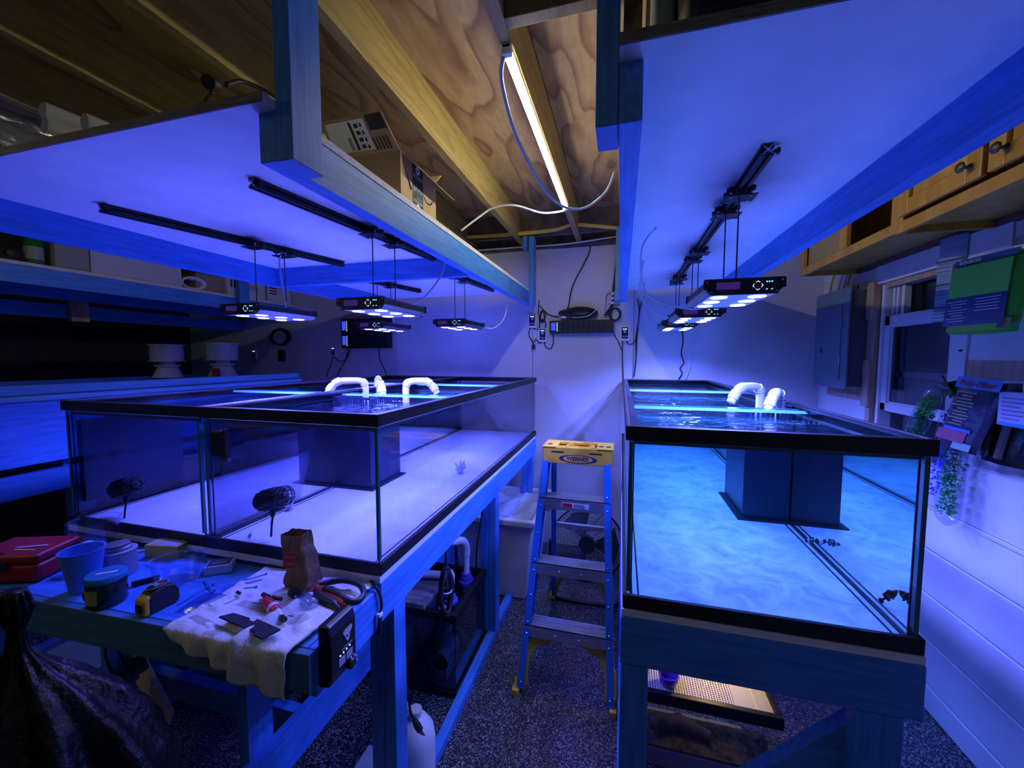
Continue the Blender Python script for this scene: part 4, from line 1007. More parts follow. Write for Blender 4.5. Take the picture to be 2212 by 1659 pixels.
# white light leads under the decks
for (a, b, lb) in (((.405, 1.54, 1.78), ((.26, 1.70, 1.76), (.10, 1.80, 1.84), (.07, 1.72, 2.0), (.12, 1.66, ZS-.002)), 'thick white lead of the nearest right light'),
                   ((.225, 2.15, 1.77), ((.17, 2.2, 1.80), (.09, 2.25, 1.90), (.10, 2.2, ZS-.002)), 'thin white lead of the middle right light'),
                   ((.225, 2.75, 1.765), ((.17, 2.76, 1.83), (.13, 2.8, 1.95), (.14, 2.8, ZS-.002)), 'thin white lead of the farthest right light'),
                   ((-.93, 1.59, 1.787), ((-.87, 1.66, 1.84), (-.80, 1.70, 1.95), (-.77, 1.70, ZS-.002)), 'white lead of the aisle-side near left light'),
                   ((-1.50, 1.52, 1.787), ((-1.52, 1.53, 1.86), (-1.53, 1.52, 2.0), (-1.49, 1.50, 2.045)), 'white lead of the bench-side near left light'),
                   ((-1.47, 2.38, 1.787), ((-1.49, 2.40, 1.84), (-1.50, 2.41, 1.95), (-1.47, 2.40, 2.045)), 'white lead of the small far left light'),
                   ((-.86, 2.42, 1.765), ((-.79, 2.46, 1.76), (-.745, 2.55, 1.85), (-.75, 2.62, ZS-.002)), 'thin white lead curving from the far aisle-side light')):
    cable('light_lead', [a]+list(b), .0042 if 'thick' in lb or 'white lead of the' in lb else .003, WCABLE, lb)
# ceiling cables
cable('ceiling_cable', [(-.35, 1.18, 2.452), (-.375, 1.25, 2.42), (-.36, 1.42, 2.32), (-.30, 1.75, 2.25), (-.20, 1.95, 2.27), (-.09, 1.95, 2.33), (-.045, 1.9, 2.40)], .006, mat('blue_grey_cable', (.22, .27, .38), .5), 'blue-grey flex drooping from the strip light to the right shelf', n=8)
cable('ceiling_cable', [(-.345, 2.46, 2.452), (-.47, 2.40, 2.43), (-.62, 2.32, 2.46), (-.76, 2.35, 2.47), (-.83, 2.32, 2.42), (-.93, 2.25, 2.32)], .006, WCABLE, 'white flex from the far end of the strip light', n=8)
for k in range(3):
    cable('ceiling_cable', [(-1.2, 3.02, 2.515+.006*k), (-.82, 3.0, 2.50+.008*k), (-.5, 2.98, 2.50+.007*k), (-.36, 2.96, 2.52+.006*k), (-.2, 2.98, 2.505+.007*k), (-.01, 3.0, 2.475+.007*k)], .006, YCABLE, 'yellow house cable strung across the far joists, '+('lowest', 'middle', 'topmost')[k]+' strand', 'cable', 'yellow cables across the joists')
cable('ceiling_cable', [(-1.3, 3.2, 2.46), (-.9, 3.2, 2.463), (-.5, 3.2, 2.46), (-.2, 3.19, 2.475), (-.02, 3.19, 2.49)], .006, WCABLE, 'white house cable along the top of the back wall')

# ================================================================== PIPES, PUMPS, FISH IN THE TANKS
def elbow_run(name, label, pts, r=.017, hubs=(), grp=None, m=None):
    """PVC run: smooth pipe with thicker hubs at the listed point indexes"""
    t = thing(name, label, 'pipe', tuple(pts[0]), grp)
    c = curve(pts, 8); obj('pipe', MB().ring_tube(c, r, 14), m or PVC, t, smooth=True)
    for h in hubs:
        i = int(h*8); i = max(1, min(len(c)-2, i)); a, b = c[max(0, i-3)], c[min(len(c)-1, i+3)]
        q = c[max(0, i-3):min(len(c), i+4)]
        obj('fitting', MB().ring_tube(q, r*1.2, 14), PVC, t, smooth=True)
    return t
zw = 1.365
def return_pipe(label, base, dx, dy, grp='return pipes over the tanks'):
    b = Vector(base); e = Vector((dx, dy, 0)); L = e.length; e.normalize()
    return elbow_run('return_pipe', label, [b+Vector((0, 0, -.07)), b+Vector((0, 0, .01)), b+e*.018+Vector((0, 0, .036)), b+e*L*.5+Vector((0, 0, .040)), b+e*(L-.03)+Vector((0, 0, .036)), b+e*L+Vector((0, 0, .01)), b+e*(L+.02)+Vector((0, 0, -.025))], .017, (1.6, 4.2, 5.2), None)
return_pipe('white return pipe arching leftwards over the bench-side left tank', (-1.275, 1.78, 1.41), -.13, -.09)
return_pipe('white return pipe arching right over the aisle-side left tank', (-1.05, 1.80, 1.41), .12, .06)
return_pipe('short white return elbow rising between the two left tanks', (-1.33, 1.98, 1.41), .03, -.05)
return_pipe('second short white elbow in front of the raised one, left tanks', (-1.20, 1.80, 1.40), .03, -.03)
return_pipe('white return pipe arching over the right tank, outer', (.565, 1.88, 1.41), -.11, -.06)
return_pipe('white return elbow beside the overflow of the right tank', (.585, 1.72, 1.40), -.05, -.06)
PUMPB = mat('pump_black', (.004, .004, .005), .55, spec=.25)
def wavemaker():
    t = thing('circulation_pump', 'x', 'pump')
    ax = (.95, .05, .28)
    obj('body', MB().lathe((0, 0, 0), [(.012, -.062), (.026, -.058), (.032, -.045), (.034, -.01), (.031, .022), (.034, .024), (.034, .032), (.028, .034)], 22, ax), PUMPB, t, smooth=True)
    rb = MB(); a = Vector(ax).normalized(); u = a.orthogonal().normalized(); w = a.cross(u)
    for k in range(10):
        q = 2*PI*k/10; d = u*math.cos(q)+w*math.sin(q); rb.bar(d*.0335-a*.045, d*.0345+a*.018, .003, .003, d)
    obj('body_ribs', rb, PUMPB, t)
    cg = MB(); o = a*.034
    for k in range(14):
        q = 2*PI*k/14; d = u*math.cos(q)+w*math.sin(q)
        cg.ring_tube([o+d*.031, o+d*.032+a*.016, o+d*.025+a*.032, o+d*.010+a*.040], .0013, 5)
    for r, h in ((.032, .012), (.0295, .024), (.018, .036)):
        cg.ring_tube([o+a*h+(u*math.cos(2*PI*i/20)+w*math.sin(2*PI*i/20))*r for i in range(20)], .0013, 5, closed=True)
    obj('intake_cage', cg, mat('cage_plastic', (.06, .06, .09), .3), t)
    obj('propeller', MB().lathe(o, [(.012, 0), (.012, .02), (.004, .026)], 12, ax), mat('cage_plastic', (.06, .06, .09)), t)
    obj('neck', MB().lathe((-.004, 0, -.03), [(.0085, 0), (.0085, -.02), (.006, -.028), (.0045, -.032)], 12), PUMPB, t, smooth=True)
    obj('lead', MB().ring_tube(curve([(-.004, 0, -.058), (-.006, -.004, -.09), (-.004, -.010, -.125)]), .0035, 6), PUMPB, t, smooth='all')
    em = MB()
    for k in range(3):
        c = -a*.0625+(u*math.cos(2*PI*k/3)+w*math.sin(2*PI*k/3))*.012; d = (u*math.cos(2*PI*(k+1)/3)+w*math.sin(2*PI*(k+1)/3))*.012-a*.0625
        em.bar(c, d, .003, .002, a)
    obj('emblem', em, mat('emblem_grey', (.14, .14, .17), .4), t)
    obj('magnet_pad', MB().lathe((0, -.012, 0), [(.014, .0), (.014, .02)], 14, (0, 1, 0)), PUMPB, t)
    return t
w0 = wavemaker(); w0.location = P(272, 1052, y=1.03); w0['label'] = 'black round pump inside the bench-side left tank'
w1 = copy_tree(w0); w1.location = P(590, 1077, y=1.03); w1['label'] = 'black round pump inside the aisle-side left tank, behind the paper bag'
for o_, h_ in ((w0, 0), (w1, 0)): o_['group'] = 'circulation pumps in the left tanks'
mb_ = thing('magnet_clip', 'black magnet cleaner clipped outside the left tank front glass', 'magnet', (-1.27, .95, 1.28))
c = P(472, 958, y=.945)
obj('shell', MB().box(c.x-.024, c.x+.020, .936, .958, c.z-.042, c.z+.042), BLACK, mb_, bevel=.006)
obj('side_pad', MB().box(c.x+.020, c.x+.030, .940, .959, c.z-.045, c.z+.046), BLACKM, mb_, bevel=.002)
obj('foot_clip', MB().box(c.x-.006, c.x+.032, .944, .9585, c.z-.058, c.z-.046), mat('grey_clip', (.10, .10, .13), .4), mb_, bevel=.002)
# fish
def fish(label, c, yaw, pitch, L, bands, body):
    t = thing('clownfish', label, 'fish'); n = 11; vs = []; fs = []; m_ = 10
    prof = [.02, .10, .165, .20, .215, .21, .185, .145, .10, .065, .055]
    def col(i): return bands[i]
    rings = []
    for i in range(n):
        x = .5-i/(n-1)*.82; r = prof[i]
        rings.append([(x*L, .42*r*L*math.cos(2*PI*j/m_), r*L*math.sin(2*PI*j/m_)) for j in range(m_)])
    groups = {}
    for i in range(n-1): groups.setdefault(bands[i], []).append(i)
    b = MB().add([v for r in rings for v in r], [(i*m_+j, i*m_+(j+1) % m_, (i+1)*m_+(j+1) % m_, (i+1)*m_+j) for i in range(n-1) for j in range(m_)]+[tuple(range(m_)), tuple((n-1)*m_+j for j in range(m_))])
    bo = obj('body', b, body[0], t, smooth='all')
    mats = {}
    for k, mm in enumerate(body[1:], 1): bo.data.materials.append(mm)
    for p in bo.data.polygons:
        i = min(p.index//m_, n-2) if p.index < (n-1)*m_ else (0 if p.index == (n-1)*m_ else n-2)
        p.material_index = bands[i]
    def fin(nm, pts, th=.006):
        obj(nm, MB().prism([(x*L, z*L) for x, z in pts], (0, th*L/2, 0), (1, 0, 0), (0, 0, 1), (0, -1, 0), th*L), body[0], t)
    fin('tail_fin', [(-.31, -.05), (-.40, -.17), (-.50, -.15), (-.52, 0), (-.50, .15), (-.40, .17), (-.31, .05)])
    fin('dorsal_fin', [(.22, .18), (.14, .28), (.02, .27), (-.05, .24), (-.14, .27), (-.22, .20), (-.20, .08), (.1, .14)])
    fin('anal_fin', [(-.02, -.16), (-.10, -.27), (-.20, -.22), (-.21, -.08)])
    fin('pelvic_fin', [(.16, -.18), (.10, -.30), (.02, -.26), (.05, -.16)])
    for s in (-1, 1):
        obj('pectoral_fin', MB().prism([(0, 0), (-.10, -.07), (-.14, .0), (-.10, .07)], (.14*L, s*.085*L, -.03*L), (L, 0, 0), (0, s*.5*L, .85*L), (0, 1, 0), .002), body[0], t)
        obj('eye', MB().ball((.385*L, s*.062*L, .045*L), .022*L, 8, 6), BLACK, t)
    t.location = c; t.rotation_euler = (0, pitch, yaw); return t
FDK = mat('fish_dark', (.13, .05, .03), .5); FWH = mat('fish_white', (.8, .8, .75), .5); FOR = mat('fish_orange', (.75, .42, .15), .5); FBK = mat('fish_black', (.02, .03, .05), .5); FBW = mat('fish_pale', (.65, .8, .9), .5)
fish('dark clownfish with an orange face and white collar in the lower right tank corner', P(1920, 1287, y=1.062), math.radians(10), math.radians(-38), .046, [2, 2, 1, 0, 0, 0, 1, 0, 0, 0], (FDK, FWH, FOR))
fish('black and white clownfish by the overflow corner, right of two', P(1785, 1172, y=1.42), math.radians(165), .1, .055, [0, 0, 1, 1, 0, 1, 1, 1, 0, 1], (FBK, FBW))
fish('black and white clownfish by the overflow corner, left of two', P(1752, 1168, y=1.42), math.radians(200), .0, .042, [0, 0, 1, 1, 0, 1, 1, 1, 0, 1], (FBK, FBW))
# coral frags
def frag(label, c, s, seed, m):
    t = thing('coral_frag', label, 'coral', tuple(c)); rg = random.Random(seed); b = MB()
    for k in range(9):
        a = rg.random()*2*PI; e = Vector(c)+Vector((math.cos(a)*s*rg.uniform(.15, .5), math.sin(a)*s*.3, s*rg.uniform(.3, 1)))
        b.ring_tube([c, (Vector(c)+e)/2+Vector((0, 0, s*.1)), e], [s*.12, s*.10, s*.07], 6)
    obj('branches', b, m, t, smooth='all'); obj('plug', MB().lathe(c, [(s*.25, 0), (s*.28, .004)], 12), m, t); return t
CORAL = mat('pale_coral', (.70, .66, .62), .8)
zf = ZLB+.0205
frag('pale branching coral on the aisle-side tank floor near the right glass', Vector((-.80, 1.90, zf)), .07, 3, CORAL)
frag('pale coral on the left tank floor before the overflow', Vector((-1.25, 1.25, zf)), .05, 5, CORAL)
frag('tiny pale coral pieces by the left tank front glass', Vector((-1.19, 1.02, zf)), .022, 8, CORAL)

# ================================================================== STUFF ON THE OVERHEAD SHELVES
zd = ZS+.0185
for k, (u, v, dz) in enumerate(((92, 240, 0), (182, 262, 0), (95, 222, 1))):
    y0 = .70; q = P((92, 182, 96)[k], (237, 262, 268)[k], y=y0); x, z = q.x, q.z
    t = thing('pvc_pipe', ('white printed pipe on the left shelf, leftmost of three', 'white printed pipe on the left shelf, rightmost of three', 'white printed pipe on the left shelf, lowest of three')[k], 'pipe', (x, y0, z))
    h = MB(); h.lathe((x, y0, z), [(.0195, 0), (.020, .001), (.020, .75), (.0175, .75), (.0175, 0)], 22, (.12, 1, 0), (False, False))
    obj('tube', h, PVC, t, smooth=True)
    obj('hollow', MB().lathe((x+.001, y0+.015, z), [(.0176, 0), (.0176, .001)], 22, (.12, 1, 0)), BLACKM, t)
    for q in range(3): text('print', 'IIIA', .018, (x+.012+.017*q+.008, y0+.10+.14*q, z+.0150), (.12, 1, 0), (-.6, 0, .7), mat('pipe_print', (.15, .22, .30), .6), t, .0003)
bgc = P(52, 290, y=.80); bgc.z = max(bgc.z, zd+.062)
solo('cream_carton', MB().box(-1.63, -1.16, .74, 1.40, zd, zd+.028), mat('cream_card', (.74, .70, .48), .6), 'flat cream carton under the white pipes on the left shelf', 'carton', bevel=.002)
t = thing('plastic_bag', 'crumpled clear plastic bag at the left end of the left shelf', 'bag', tuple(bgc))
m = MB().ball((0, 0, 0), 1, 28, 18)
m.v = [tuple(bgc+Vector((p.x*.085, p.y*.10, p.z*.046))*(1+.25*mnoise.noise(p*2.6)+.10*mnoise.noise(p*7))) for p in [Vector(v) for v in m.v]]
obj('film', m, glass_like('bag_film', (.80, .84, .92), .28, .6, .2), t, smooth='all')
gl = thing('glass_lamp_tube', 'clear glass tube with a black plug and cord on the left shelf', 'tube', (-1.0, .9, zd))
a, b = P(452, 178, y=.70), P(560, 228, y=.90)
obj('tube', MB().ring_tube([a, b], .0135, 16), CLEARP, gl, smooth=True)
obj('collar', MB().ring_tube([a-(b-a)*.02, a+(b-a)*.08], .0145, 16), BLACK, gl, smooth=True)
obj('cord', MB().ring_tube(curve([a+Vector((.01, .03, .012)), P(520, 176, y=.78), P(560, 190, y=.82), P(600, 214, y=.86), P(640, 260, y=.95)]), .005, 8), RUBBER, gl, smooth='all')
obj('cord_tail', MB().ring_tube(curve([a+Vector((-.006, .01, -.012)), P(443, 215, y=.72), P(452, 236, y=.74), P(470, 250, y=.80)]), .005, 8), RUBBER, gl, smooth='all')
for i, x in enumerate((-1.10,)):
    solo('support_block', MB().box(b.x-.03, b.x+.03, b.y-.05, b.y+.01, zd, b.z-.014), TANOAK, 'small wood offcut under the glass tube end', 'block')
# delivery boxes behind the post
def carton(label, c, rz, w, d, h, tilt=0):
    t = thing('cardboard_box', label, 'box', (0, 0, 0)); k = .003
    b = MB(); b.box(-w/2, w/2, -d/2, -d/2+k, 0, h); b.box(-w/2, w/2, d/2-k, d/2, 0, h); b.box(-w/2, -w/2+k, -d/2+k, d/2-k, 0, h); b.box(w/2-k, w/2, -d/2+k, d/2-k, 0, h); b.box(-w/2+k, w/2-k, -d/2+k, d/2-k, 0, k)
    obj('box_walls', b, CARD, t)
    t.location = c; t.rotation_euler = (tilt, 0, rz); return t
cb = carton('opened cardboard box with a black prime tape band on the left shelf', (-.875, 1.40, zd), 0, .26, .27, .19)
def flap(t, a, b, c, d, m=CARDIN):
    n = (Vector(b)-Vector(a)).cross(Vector(c)-Vector(a)).normalized()*.003
    q = [Vector(x) for x in (a, b, c, d)]; return obj('flap', MB().add(q+[x+n for x in q], [(0, 1, 2, 3), (7, 6, 5, 4), (0, 4, 5, 1), (1, 5, 6, 2), (2, 6, 7, 3), (3, 7, 4, 0)]), m, t)
flap(cb, (.13, -.135, .19), (.13, .135, .19), (.185, .20, .140), (.180, -.10, .145))
f2 = flap(cb, (-.13, -.137, .19), (.13, -.137, .19), (.115, -.222, .270), (-.115, -.222, .270), CARD)
flap(cb, (-.13, .135, .19), (.13, .135, .19), (.13, .19, .24), (-.13, .19, .24), CARD)
lbp = MB(); fx_ = Vector((.02, -.0, 0)); ez = Vector((0, -.97, -.24))
def onflap(u, v, off=.002): return Vector((-.13+.015*v+(.26-.03*v)*u, -.137-.085*v-off-.003, .19+.080*v-off*.8-.003))
def flq(nm, u0, u1, v0, v1, m, off): 
    q = [onflap(u0, v0, off), onflap(u1, v0, off), onflap(u1, v1, off), onflap(u0, v1, off)]; n = Vector((0, -.0006, 0))
    return obj(nm, MB().add(q+[x+n for x in q], [(0, 1, 2, 3), (7, 6, 5, 4), (0, 4, 5, 1), (1, 5, 6, 2), (2, 6, 7, 3), (3, 7, 4, 0)]), m, f2)
flq('shipping_label', .05, .68, .12, .92, PAPERW, .001)
flq('label_bar', .42, .46, .15, .88, INK, .002); flq('label_bar', .33, .38, .15, .5, mat('label_grey', (.25, .26, .29), .7), .002)
for k in range(4):
    flq('label_marks', .50, .56, .18+.18*k, .28+.18*k, INK, .002); flq('label_marks', .59, .62, .16+.19*k, .25+.19*k, INK, .002)
flq('black_tape', .72, .98, .6, .98, INK, .001)
for k in range(5): flq('stamp_line', .70+.05*k, .72+.05*k, .08, .42, INK, .001)
xx = .1306
bt = obj('tape_band', MB().box(.1300, xx, -.055, .025, .0, .189), INK, cb)
text('tape_print', 'prime', .030, (xx+.0004, -.015, .100), (0, 1, 0), (0, 0, 1), mat('sky_print', (.10, .38, .62), .6), cb, .0003)
text('tape_print', 'prime', .018, (xx+.0004, -.005, .072), (0, 1, 0), (0, 0, 1), mat('sky_print', (.10, .38, .62), .6), cb, .0003)
for z in (.035, .170):
    obj('round_mark', MB().lathe((xx, -.015, z), [(.015, 0), (.015, .0006)], 16, (1, 0, 0)), TEXTW, cb)
    obj('arrow_mark', MB().prism([(-.006, -.007), (.006, 0), (-.006, .007)], (xx+.0007, -.015, z), (0, 1, 0), (0, 0, 1), (1, 0, 0), .0005), INK, cb)
for z in (.052, .058, .140, .147): obj('tape_rule', MB().box(xx, xx+.0005, -.05, .02, z, z+.003), mat('tape_grey', (.3, .32, .36), .6), cb)
sm = [(.06*math.cos(a), .03*math.sin(a)) for a in [PI+.3+(PI-.6)*i/12 for i in range(13)]]
obj('smile_print', MB().ring_tube([(.1305, .065+p[0]*.6, .105+p[1]*.8) for p in sm], [.001+.003*i/12 for i in range(13)], 5), INK, cb)
obj('smile_tail', MB().ring_tube([(.1305, -.11, .145), (.1305, -.085, .11), (.1305, -.065, .085)], [.001, .003, .004], 5), INK, cb)
# right shelf: tote and a pale bag
t = thing('storage_tote', 'dark storage tote with a tan label on the right shelf', 'tote', (.40, .95, zd))
obj('tub', MB().box(.10, .655, .74, 1.25, zd, zd+.22), mat('tote_navy', (.015, .03, .06), .25), t, bevel=.02, seg=3)
obj('lip', MB().box(.09, .664, .728, 1.26, zd+.17, zd+.185), mat('tote_navy', (.015, .03, .06)), t, bevel=.004)
obj('label_patch', MB().box(.13, .30, .733, .739, zd+.05, zd+.13), mat('tan_label', (.20, .14, .06), .7), t)
obj('label_patch', MB().box(.40, .55, .733, .739, zd+.09, zd+.14), mat('tan_label', (.20, .14, .06), .7), t)
m = MB().ball((0, 0, 0), 1, 20, 14)
m.v = [tuple(Vector((.066, .86, zd+.125))+Vector((p.x*.024, p.y*.06, p.z*.105))*(1+.15*mnoise.noise(p*3))) for p in [Vector(v) for v in m.v]]
solo('cloth_bag', m, mat('grey_bag', (.30, .30, .29), .8, build=mottled((.18, .18, .18), (.38, .38, .36), (8, 8, 1), 6, 5)), 'slim grey bag standing beside the dark tote', 'bag', smooth='all')
cable('shelf_cord', [(.036, .78, 2.47), (.034, .78, 2.30), (.034, .78, 2.20), (.033, .78, zd+.004)], .004, YCABLE, 'yellow cord dropping to the right shelf beside the grey bag')
solo('plywood_offcut', MB().box(-.008, .026, .83, .85, zd, zd+.36), PLY, 'strip of plywood standing by the right shelf post', 'board')
# things on the far left shelf
zf2 = ZS+.0065
def fbox(label, v0, v1, h, d, m, name='storage_box', x=-3.12):
    return solo(name, MB().box(x-d, x, v0, v1, zf2, zf2+h), m, label, 'box', bevel=.003)
fbox('long white box on the far left wall shelf', 1.70, 2.22, .165, .25, mat('pale_box', (.55, .54, .56), .6))
fbox('olive-grey box beside the long white box', 1.54, 1.695, .165, .22, mat('olive_box', (.30, .30, .24), .7))
fbox('tan box behind the white cable loop on the wall shelf', 2.35, 2.56, .14, .22, mat('tan_box', (.32, .25, .20), .7), x=-3.16)
for (v0, v1, lb, g) in ((2.57, 2.68, 'white carton with dark letters on the far wall shelf', 0), (2.74, 2.93, 'white carton with grey print beside the blue shelf post', 1), (2.96, 3.22, 'white carton with black slots farthest along the wall shelf', 2)):
    t = thing('white_carton', lb, 'carton', (-3.12, v0, zf2)); hh = .15 if g < 2 else .19
    obj('carton', MB().box(-3.34, -3.12, v0, v1, zf2, zf2+hh), mat('pale_box2', (.62, .61, .60), .6), t, bevel=.002)
    pr = MB()
    if g == 0:
        for k in range(2): pr.box(-3.12, -3.119, v0+.03+.03*k, v0+.045+.03*k, zf2+.07, zf2+.13)
    elif g == 1: pr.box(-3.12, -3.119, v0+.03, v0+.12, zf2+.07, zf2+.11)
    else:
        for k in range(4): pr.box(-3.12, -3.119, v0+.02, v0+.10, zf2+.07+.025*k, zf2+.082+.025*k)
        pr.box(-3.12, -3.119, v0+.19, v0+.24, zf2+.05, zf2+.055)
    obj('print', pr, INK if g != 1 else mat('print_grey', (.35, .35, .37), .6), t)
ro = thing('cable_roll', 'white oval cable roll lying before the tan box', 'cable roll', (-3.14, 2.30, zf2)); mb = MB()
for k in range(4): mb.ring_tube([(-3.14-.02*k+.01*math.sin(a), 2.32+.085*math.cos(a)*(1-.05*k), zf2+.05+.040*math.sin(a)) for a in [2*PI*i/20 for i in range(20)]], .009, 6, closed=True)
obj('loops', mb, PVC, ro, smooth='all')
t = thing('green_bottle', 'green glass bottle on the far left shelf', 'bottle', (-3.2, 1.50, zf2))
obj('bottle', MB().lathe((-3.17, 1.48, zf2), [(.035, 0), (.037, .01), (.037, .13), (.03, .155), (.015, .175), (.013, .21)], 18), mat('green_glass', (.02, .16, .03), .1), t, smooth=True)
obj('label', MB().lathe((-3.17, 1.48, zf2+.03), [(.0378, 0), (.0378, .07)], 18, cap=(False, False)), mat('label_pale', (.3, .32, .25), .6), t)
t = thing('dark_machine', 'dark gadget with knobs on the far left shelf', 'gadget', (-3.2, 1.36, zf2))
obj('body', MB().box(-3.34, -3.15, 1.22, 1.42, zf2, zf2+.07), BLACKM, t, bevel=.01); kb = MB()
for k in range(3): kb.lathe((-3.15, 1.27+.05*k, zf2+.04), [(.016, 0), (.013, .02)], 12, (1, 0, 0))
obj('knob', kb, BLACK, t)
m = MB().ball((0, 0, 0), 1, 20, 12)
m.v = [tuple(Vector((-3.25, 1.12, zf2+.075))+Vector((p.x*.10, p.y*.13, p.z*.075))*(1+.3*mnoise.noise(p*3))) for p in [Vector(v) for v in m.v]]
solo('quilted_bag', m, mat('purple_bag', (.12, .10, .22), .5), 'dull purple quilted bag at the left end of the wall shelf', 'bag', smooth='all')
# spool on the vat boards
def spool(label, c, s):
    t = thing('cable_spool', label, 'spool', tuple(c)); c = Vector(c); W = mat('spool_white', (.66, .66, .66), .4)
    obj('base', MB().lathe(c, [(.115*s, 0), (.105*s, .02*s), (.075*s, .09*s), (.07*s, .10*s)], 24), W, t, smooth=True)
    obj('neck', MB().lathe(c+Vector((0, 0, .10*s)), [(.095*s, 0), (.095*s, .012*s), (.06*s, .016*s), (.055*s, .045*s)], 24), W, t, smooth=True)
    obj('flange', MB().lathe(c+Vector((0, 0, .145*s)), [(.135*s, 0), (.135*s, .008*s)], 28), W, t)
    obj('drum', MB().lathe(c+Vector((0, 0, .153*s)), [(.12*s, 0), (.124*s, .06*s), (.12*s, .14*s)], 28), mat('spool_wire', (.55, .55, .58), .2), t, smooth=True)
    obj('flange', MB().lathe(c+Vector((0, 0, .293*s)), [(.135*s, 0), (.135*s, .008*s)], 28), W, t)
    return t
sp = spool('white cable spool on a flared base beyond the vat', (-3.02, 2.42, 1.4205), .86)
obj('red_cup', MB().box(-2.985, -2.94, 2.30, 2.335, 1.4205, 1.485), RED, sp, bevel=.006)
spool('second white cable spool, left of the one with the red cup', (-3.22, 2.16, 1.4205), .80)

# ================================================================== THINGS ON THE WORK TABLE
ZT = .9155
def T(u, v, dz=0): return P(u, v, z=ZT+dz)
def rbox_at(mb, c, w, d, h, rz):
    a = Vector((math.cos(rz), math.sin(rz), 0)); c = Vector(c)
    return mb.bar(c-a*w/2+Vector((0, 0, h/2)), c+a*w/2+Vector((0, 0, h/2)), d, h)
# red tool case
c = T(58, 1236); t = thing('tool_case', 'red plastic tool case at the left end of the table', 'tool case', tuple(c)); rz = .35
obj('body', rbox_at(MB(), c, .20, .14, .055, rz), RED, t, bevel=.014, seg=3)
obj('lid', rbox_at(MB(), c+Vector((0, 0, .0565)), .20, .14, .028, rz), RED, t, bevel=.011, seg=3)
obj('latch', rbox_at(MB(), c+Vector((math.sin(rz)*.071, -math.cos(rz)*.071, .040)), .05, .006, .026, rz), BLACK, t, bevel=.002)
obj('handle_recess', rbox_at(MB(), c+Vector((.05*math.cos(rz)-.05, -.066, .0845)), .05, .02, .002, rz), BLACK, t)
zt_ = MB(); rbox_at(zt_, c+Vector((.035, .0, .0848)), .075, .006, .002, rz+.15); rbox_at(zt_, c+Vector((.045, -.02, .0848)), .06, .004, .002, rz-.1)
obj('white_strips', zt_, PAPERW, t)
# clear lid and tub stack behind it
c = Vector((-1.70, .885, ZT)); t = thing('clear_tub_stack', 'clear nested tubs with a white smiley lid behind the red case', 'tub', tuple(c))
obj('tub', MB().lathe(c, [(.05, 0), (.052, .003), (.062, .085), (.066, .087), (.066, .091), (.060, .090)], 28, cap=(True, False)), CLEARP, t, smooth=True)
obj('tub', MB().lathe(c+Vector((.006, 0, .03)), [(.051, 0), (.063, .075), (.067, .077), (.067, .082), (.062, .08)], 28, cap=(True, False)), CLEARP, t, smooth=True)
d = Vector((-1.585, .80, ZT+.066)); obj('smiley_lid', MB().lathe(d, [(.026, 0), (.028, .002), (.026, .005)], 22, (.1, -.4, .9)), PVC, t, smooth=True)
e_ = MB()
for sx in (-.008, .008): e_.lathe(d+Vector((sx, -.001, .0075)), [(.003, 0), (.003, .001)], 10, (.1, -.4, .9))
obj('eyes', e_, TEXTB, t)
# blue cup
c = T(183, 1272); t = thing('plastic_cup', 'translucent blue plastic cup beside the red case', 'cup', tuple(c))
obj('cup', MB().lathe(c, [(.030, 0), (.031, .003), (.046, .112), (.049, .114), (.049, .117), (.0445, .116), (.030, .006)], 30, cap=(True, True)), CUPB, t, smooth=True)
# small paint tin
c = T(262, 1238); t = thing('paint_tin', 'small opened paint tin behind the blue-lidded jar', 'tin', tuple(c))
obj('tin', MB().lathe(c, [(.038, 0), (.039, .002), (.039, .070), (.041, .072), (.041, .075), (.036, .076)], 26), mat('tin_label', (.42, .43, .42), .4), t, smooth=True)
obj('lid', MB().lathe(c+Vector((-.006, -.002, .0765)), [(.033, 0), (.034, .006), (.030, .010), (.030, .016), (.024, .018)], 24), mat('tin_grey', (.25, .25, .25), .45, .5), t, smooth=True)
c = T(270, 1182); t = thing('black_disc', 'black rubber disc lying behind the paint tin', 'disc', tuple(c))
obj('disc', MB().lathe(c, [(.034, 0), (.034, .008), (.026, .012)], 24), BLACK, t, smooth=True)
c = T(292, 1192); t = solo('white_stick', rbox_at(MB(), c+Vector((.01, 0, 0)), .05, .010, .006, .5), PAPERW, 'short white stick beside the black disc', 'stick')
cable('black_tie', [T(232, 1166, .004), T(250, 1168, .012), T(275, 1160, .006), T(300, 1165, .004)], .003, RUBBER, 'short black cable end near the tank frame', 'cable')
# jar with blue lid
c = T(233, 1300); t = thing('food_jar', 'clear jar of dark flakes with a blue lid', 'jar', tuple(c))
obj('jar', MB().lathe(c, [(.038, 0), (.041, .004), (.041, .062), (.038, .066)], 30), mat('jar_dark', (.02, .035, .04), .12), t, smooth=True)
obj('lid', MB().lathe(c+Vector((0, 0, .064)), [(.0405, 0), (.0425, .002), (.0425, .014), (.040, .017)], 30), TEAL, t, smooth=True)
rbm = rbox_at(MB(), c+Vector((.004, .0, .0812)), .045, .008, .0008, .7); obj('lid_label', rbm, PAPERW, t)
vs = [];
for i in range(9):
    a = -2.25+i*.16; vs += [c+Vector((.0416*math.cos(a), .0416*math.sin(a), .014)), c+Vector((.0416*math.cos(a), .0416*math.sin(a), .052))]
obj('label', MB().add(vs, [(2*i, 2*i+2, 2*i+3, 2*i+1) for i in range(8)]), mat('yellow_label', (.42, .40, .08), .5), t)
obj('fish_print', MB().ball(c+Vector((.0415*math.cos(-2.33), .0415*math.sin(-2.33), .030)), .012, 10, 6, (.5, .5, 1.2)), INK, t)
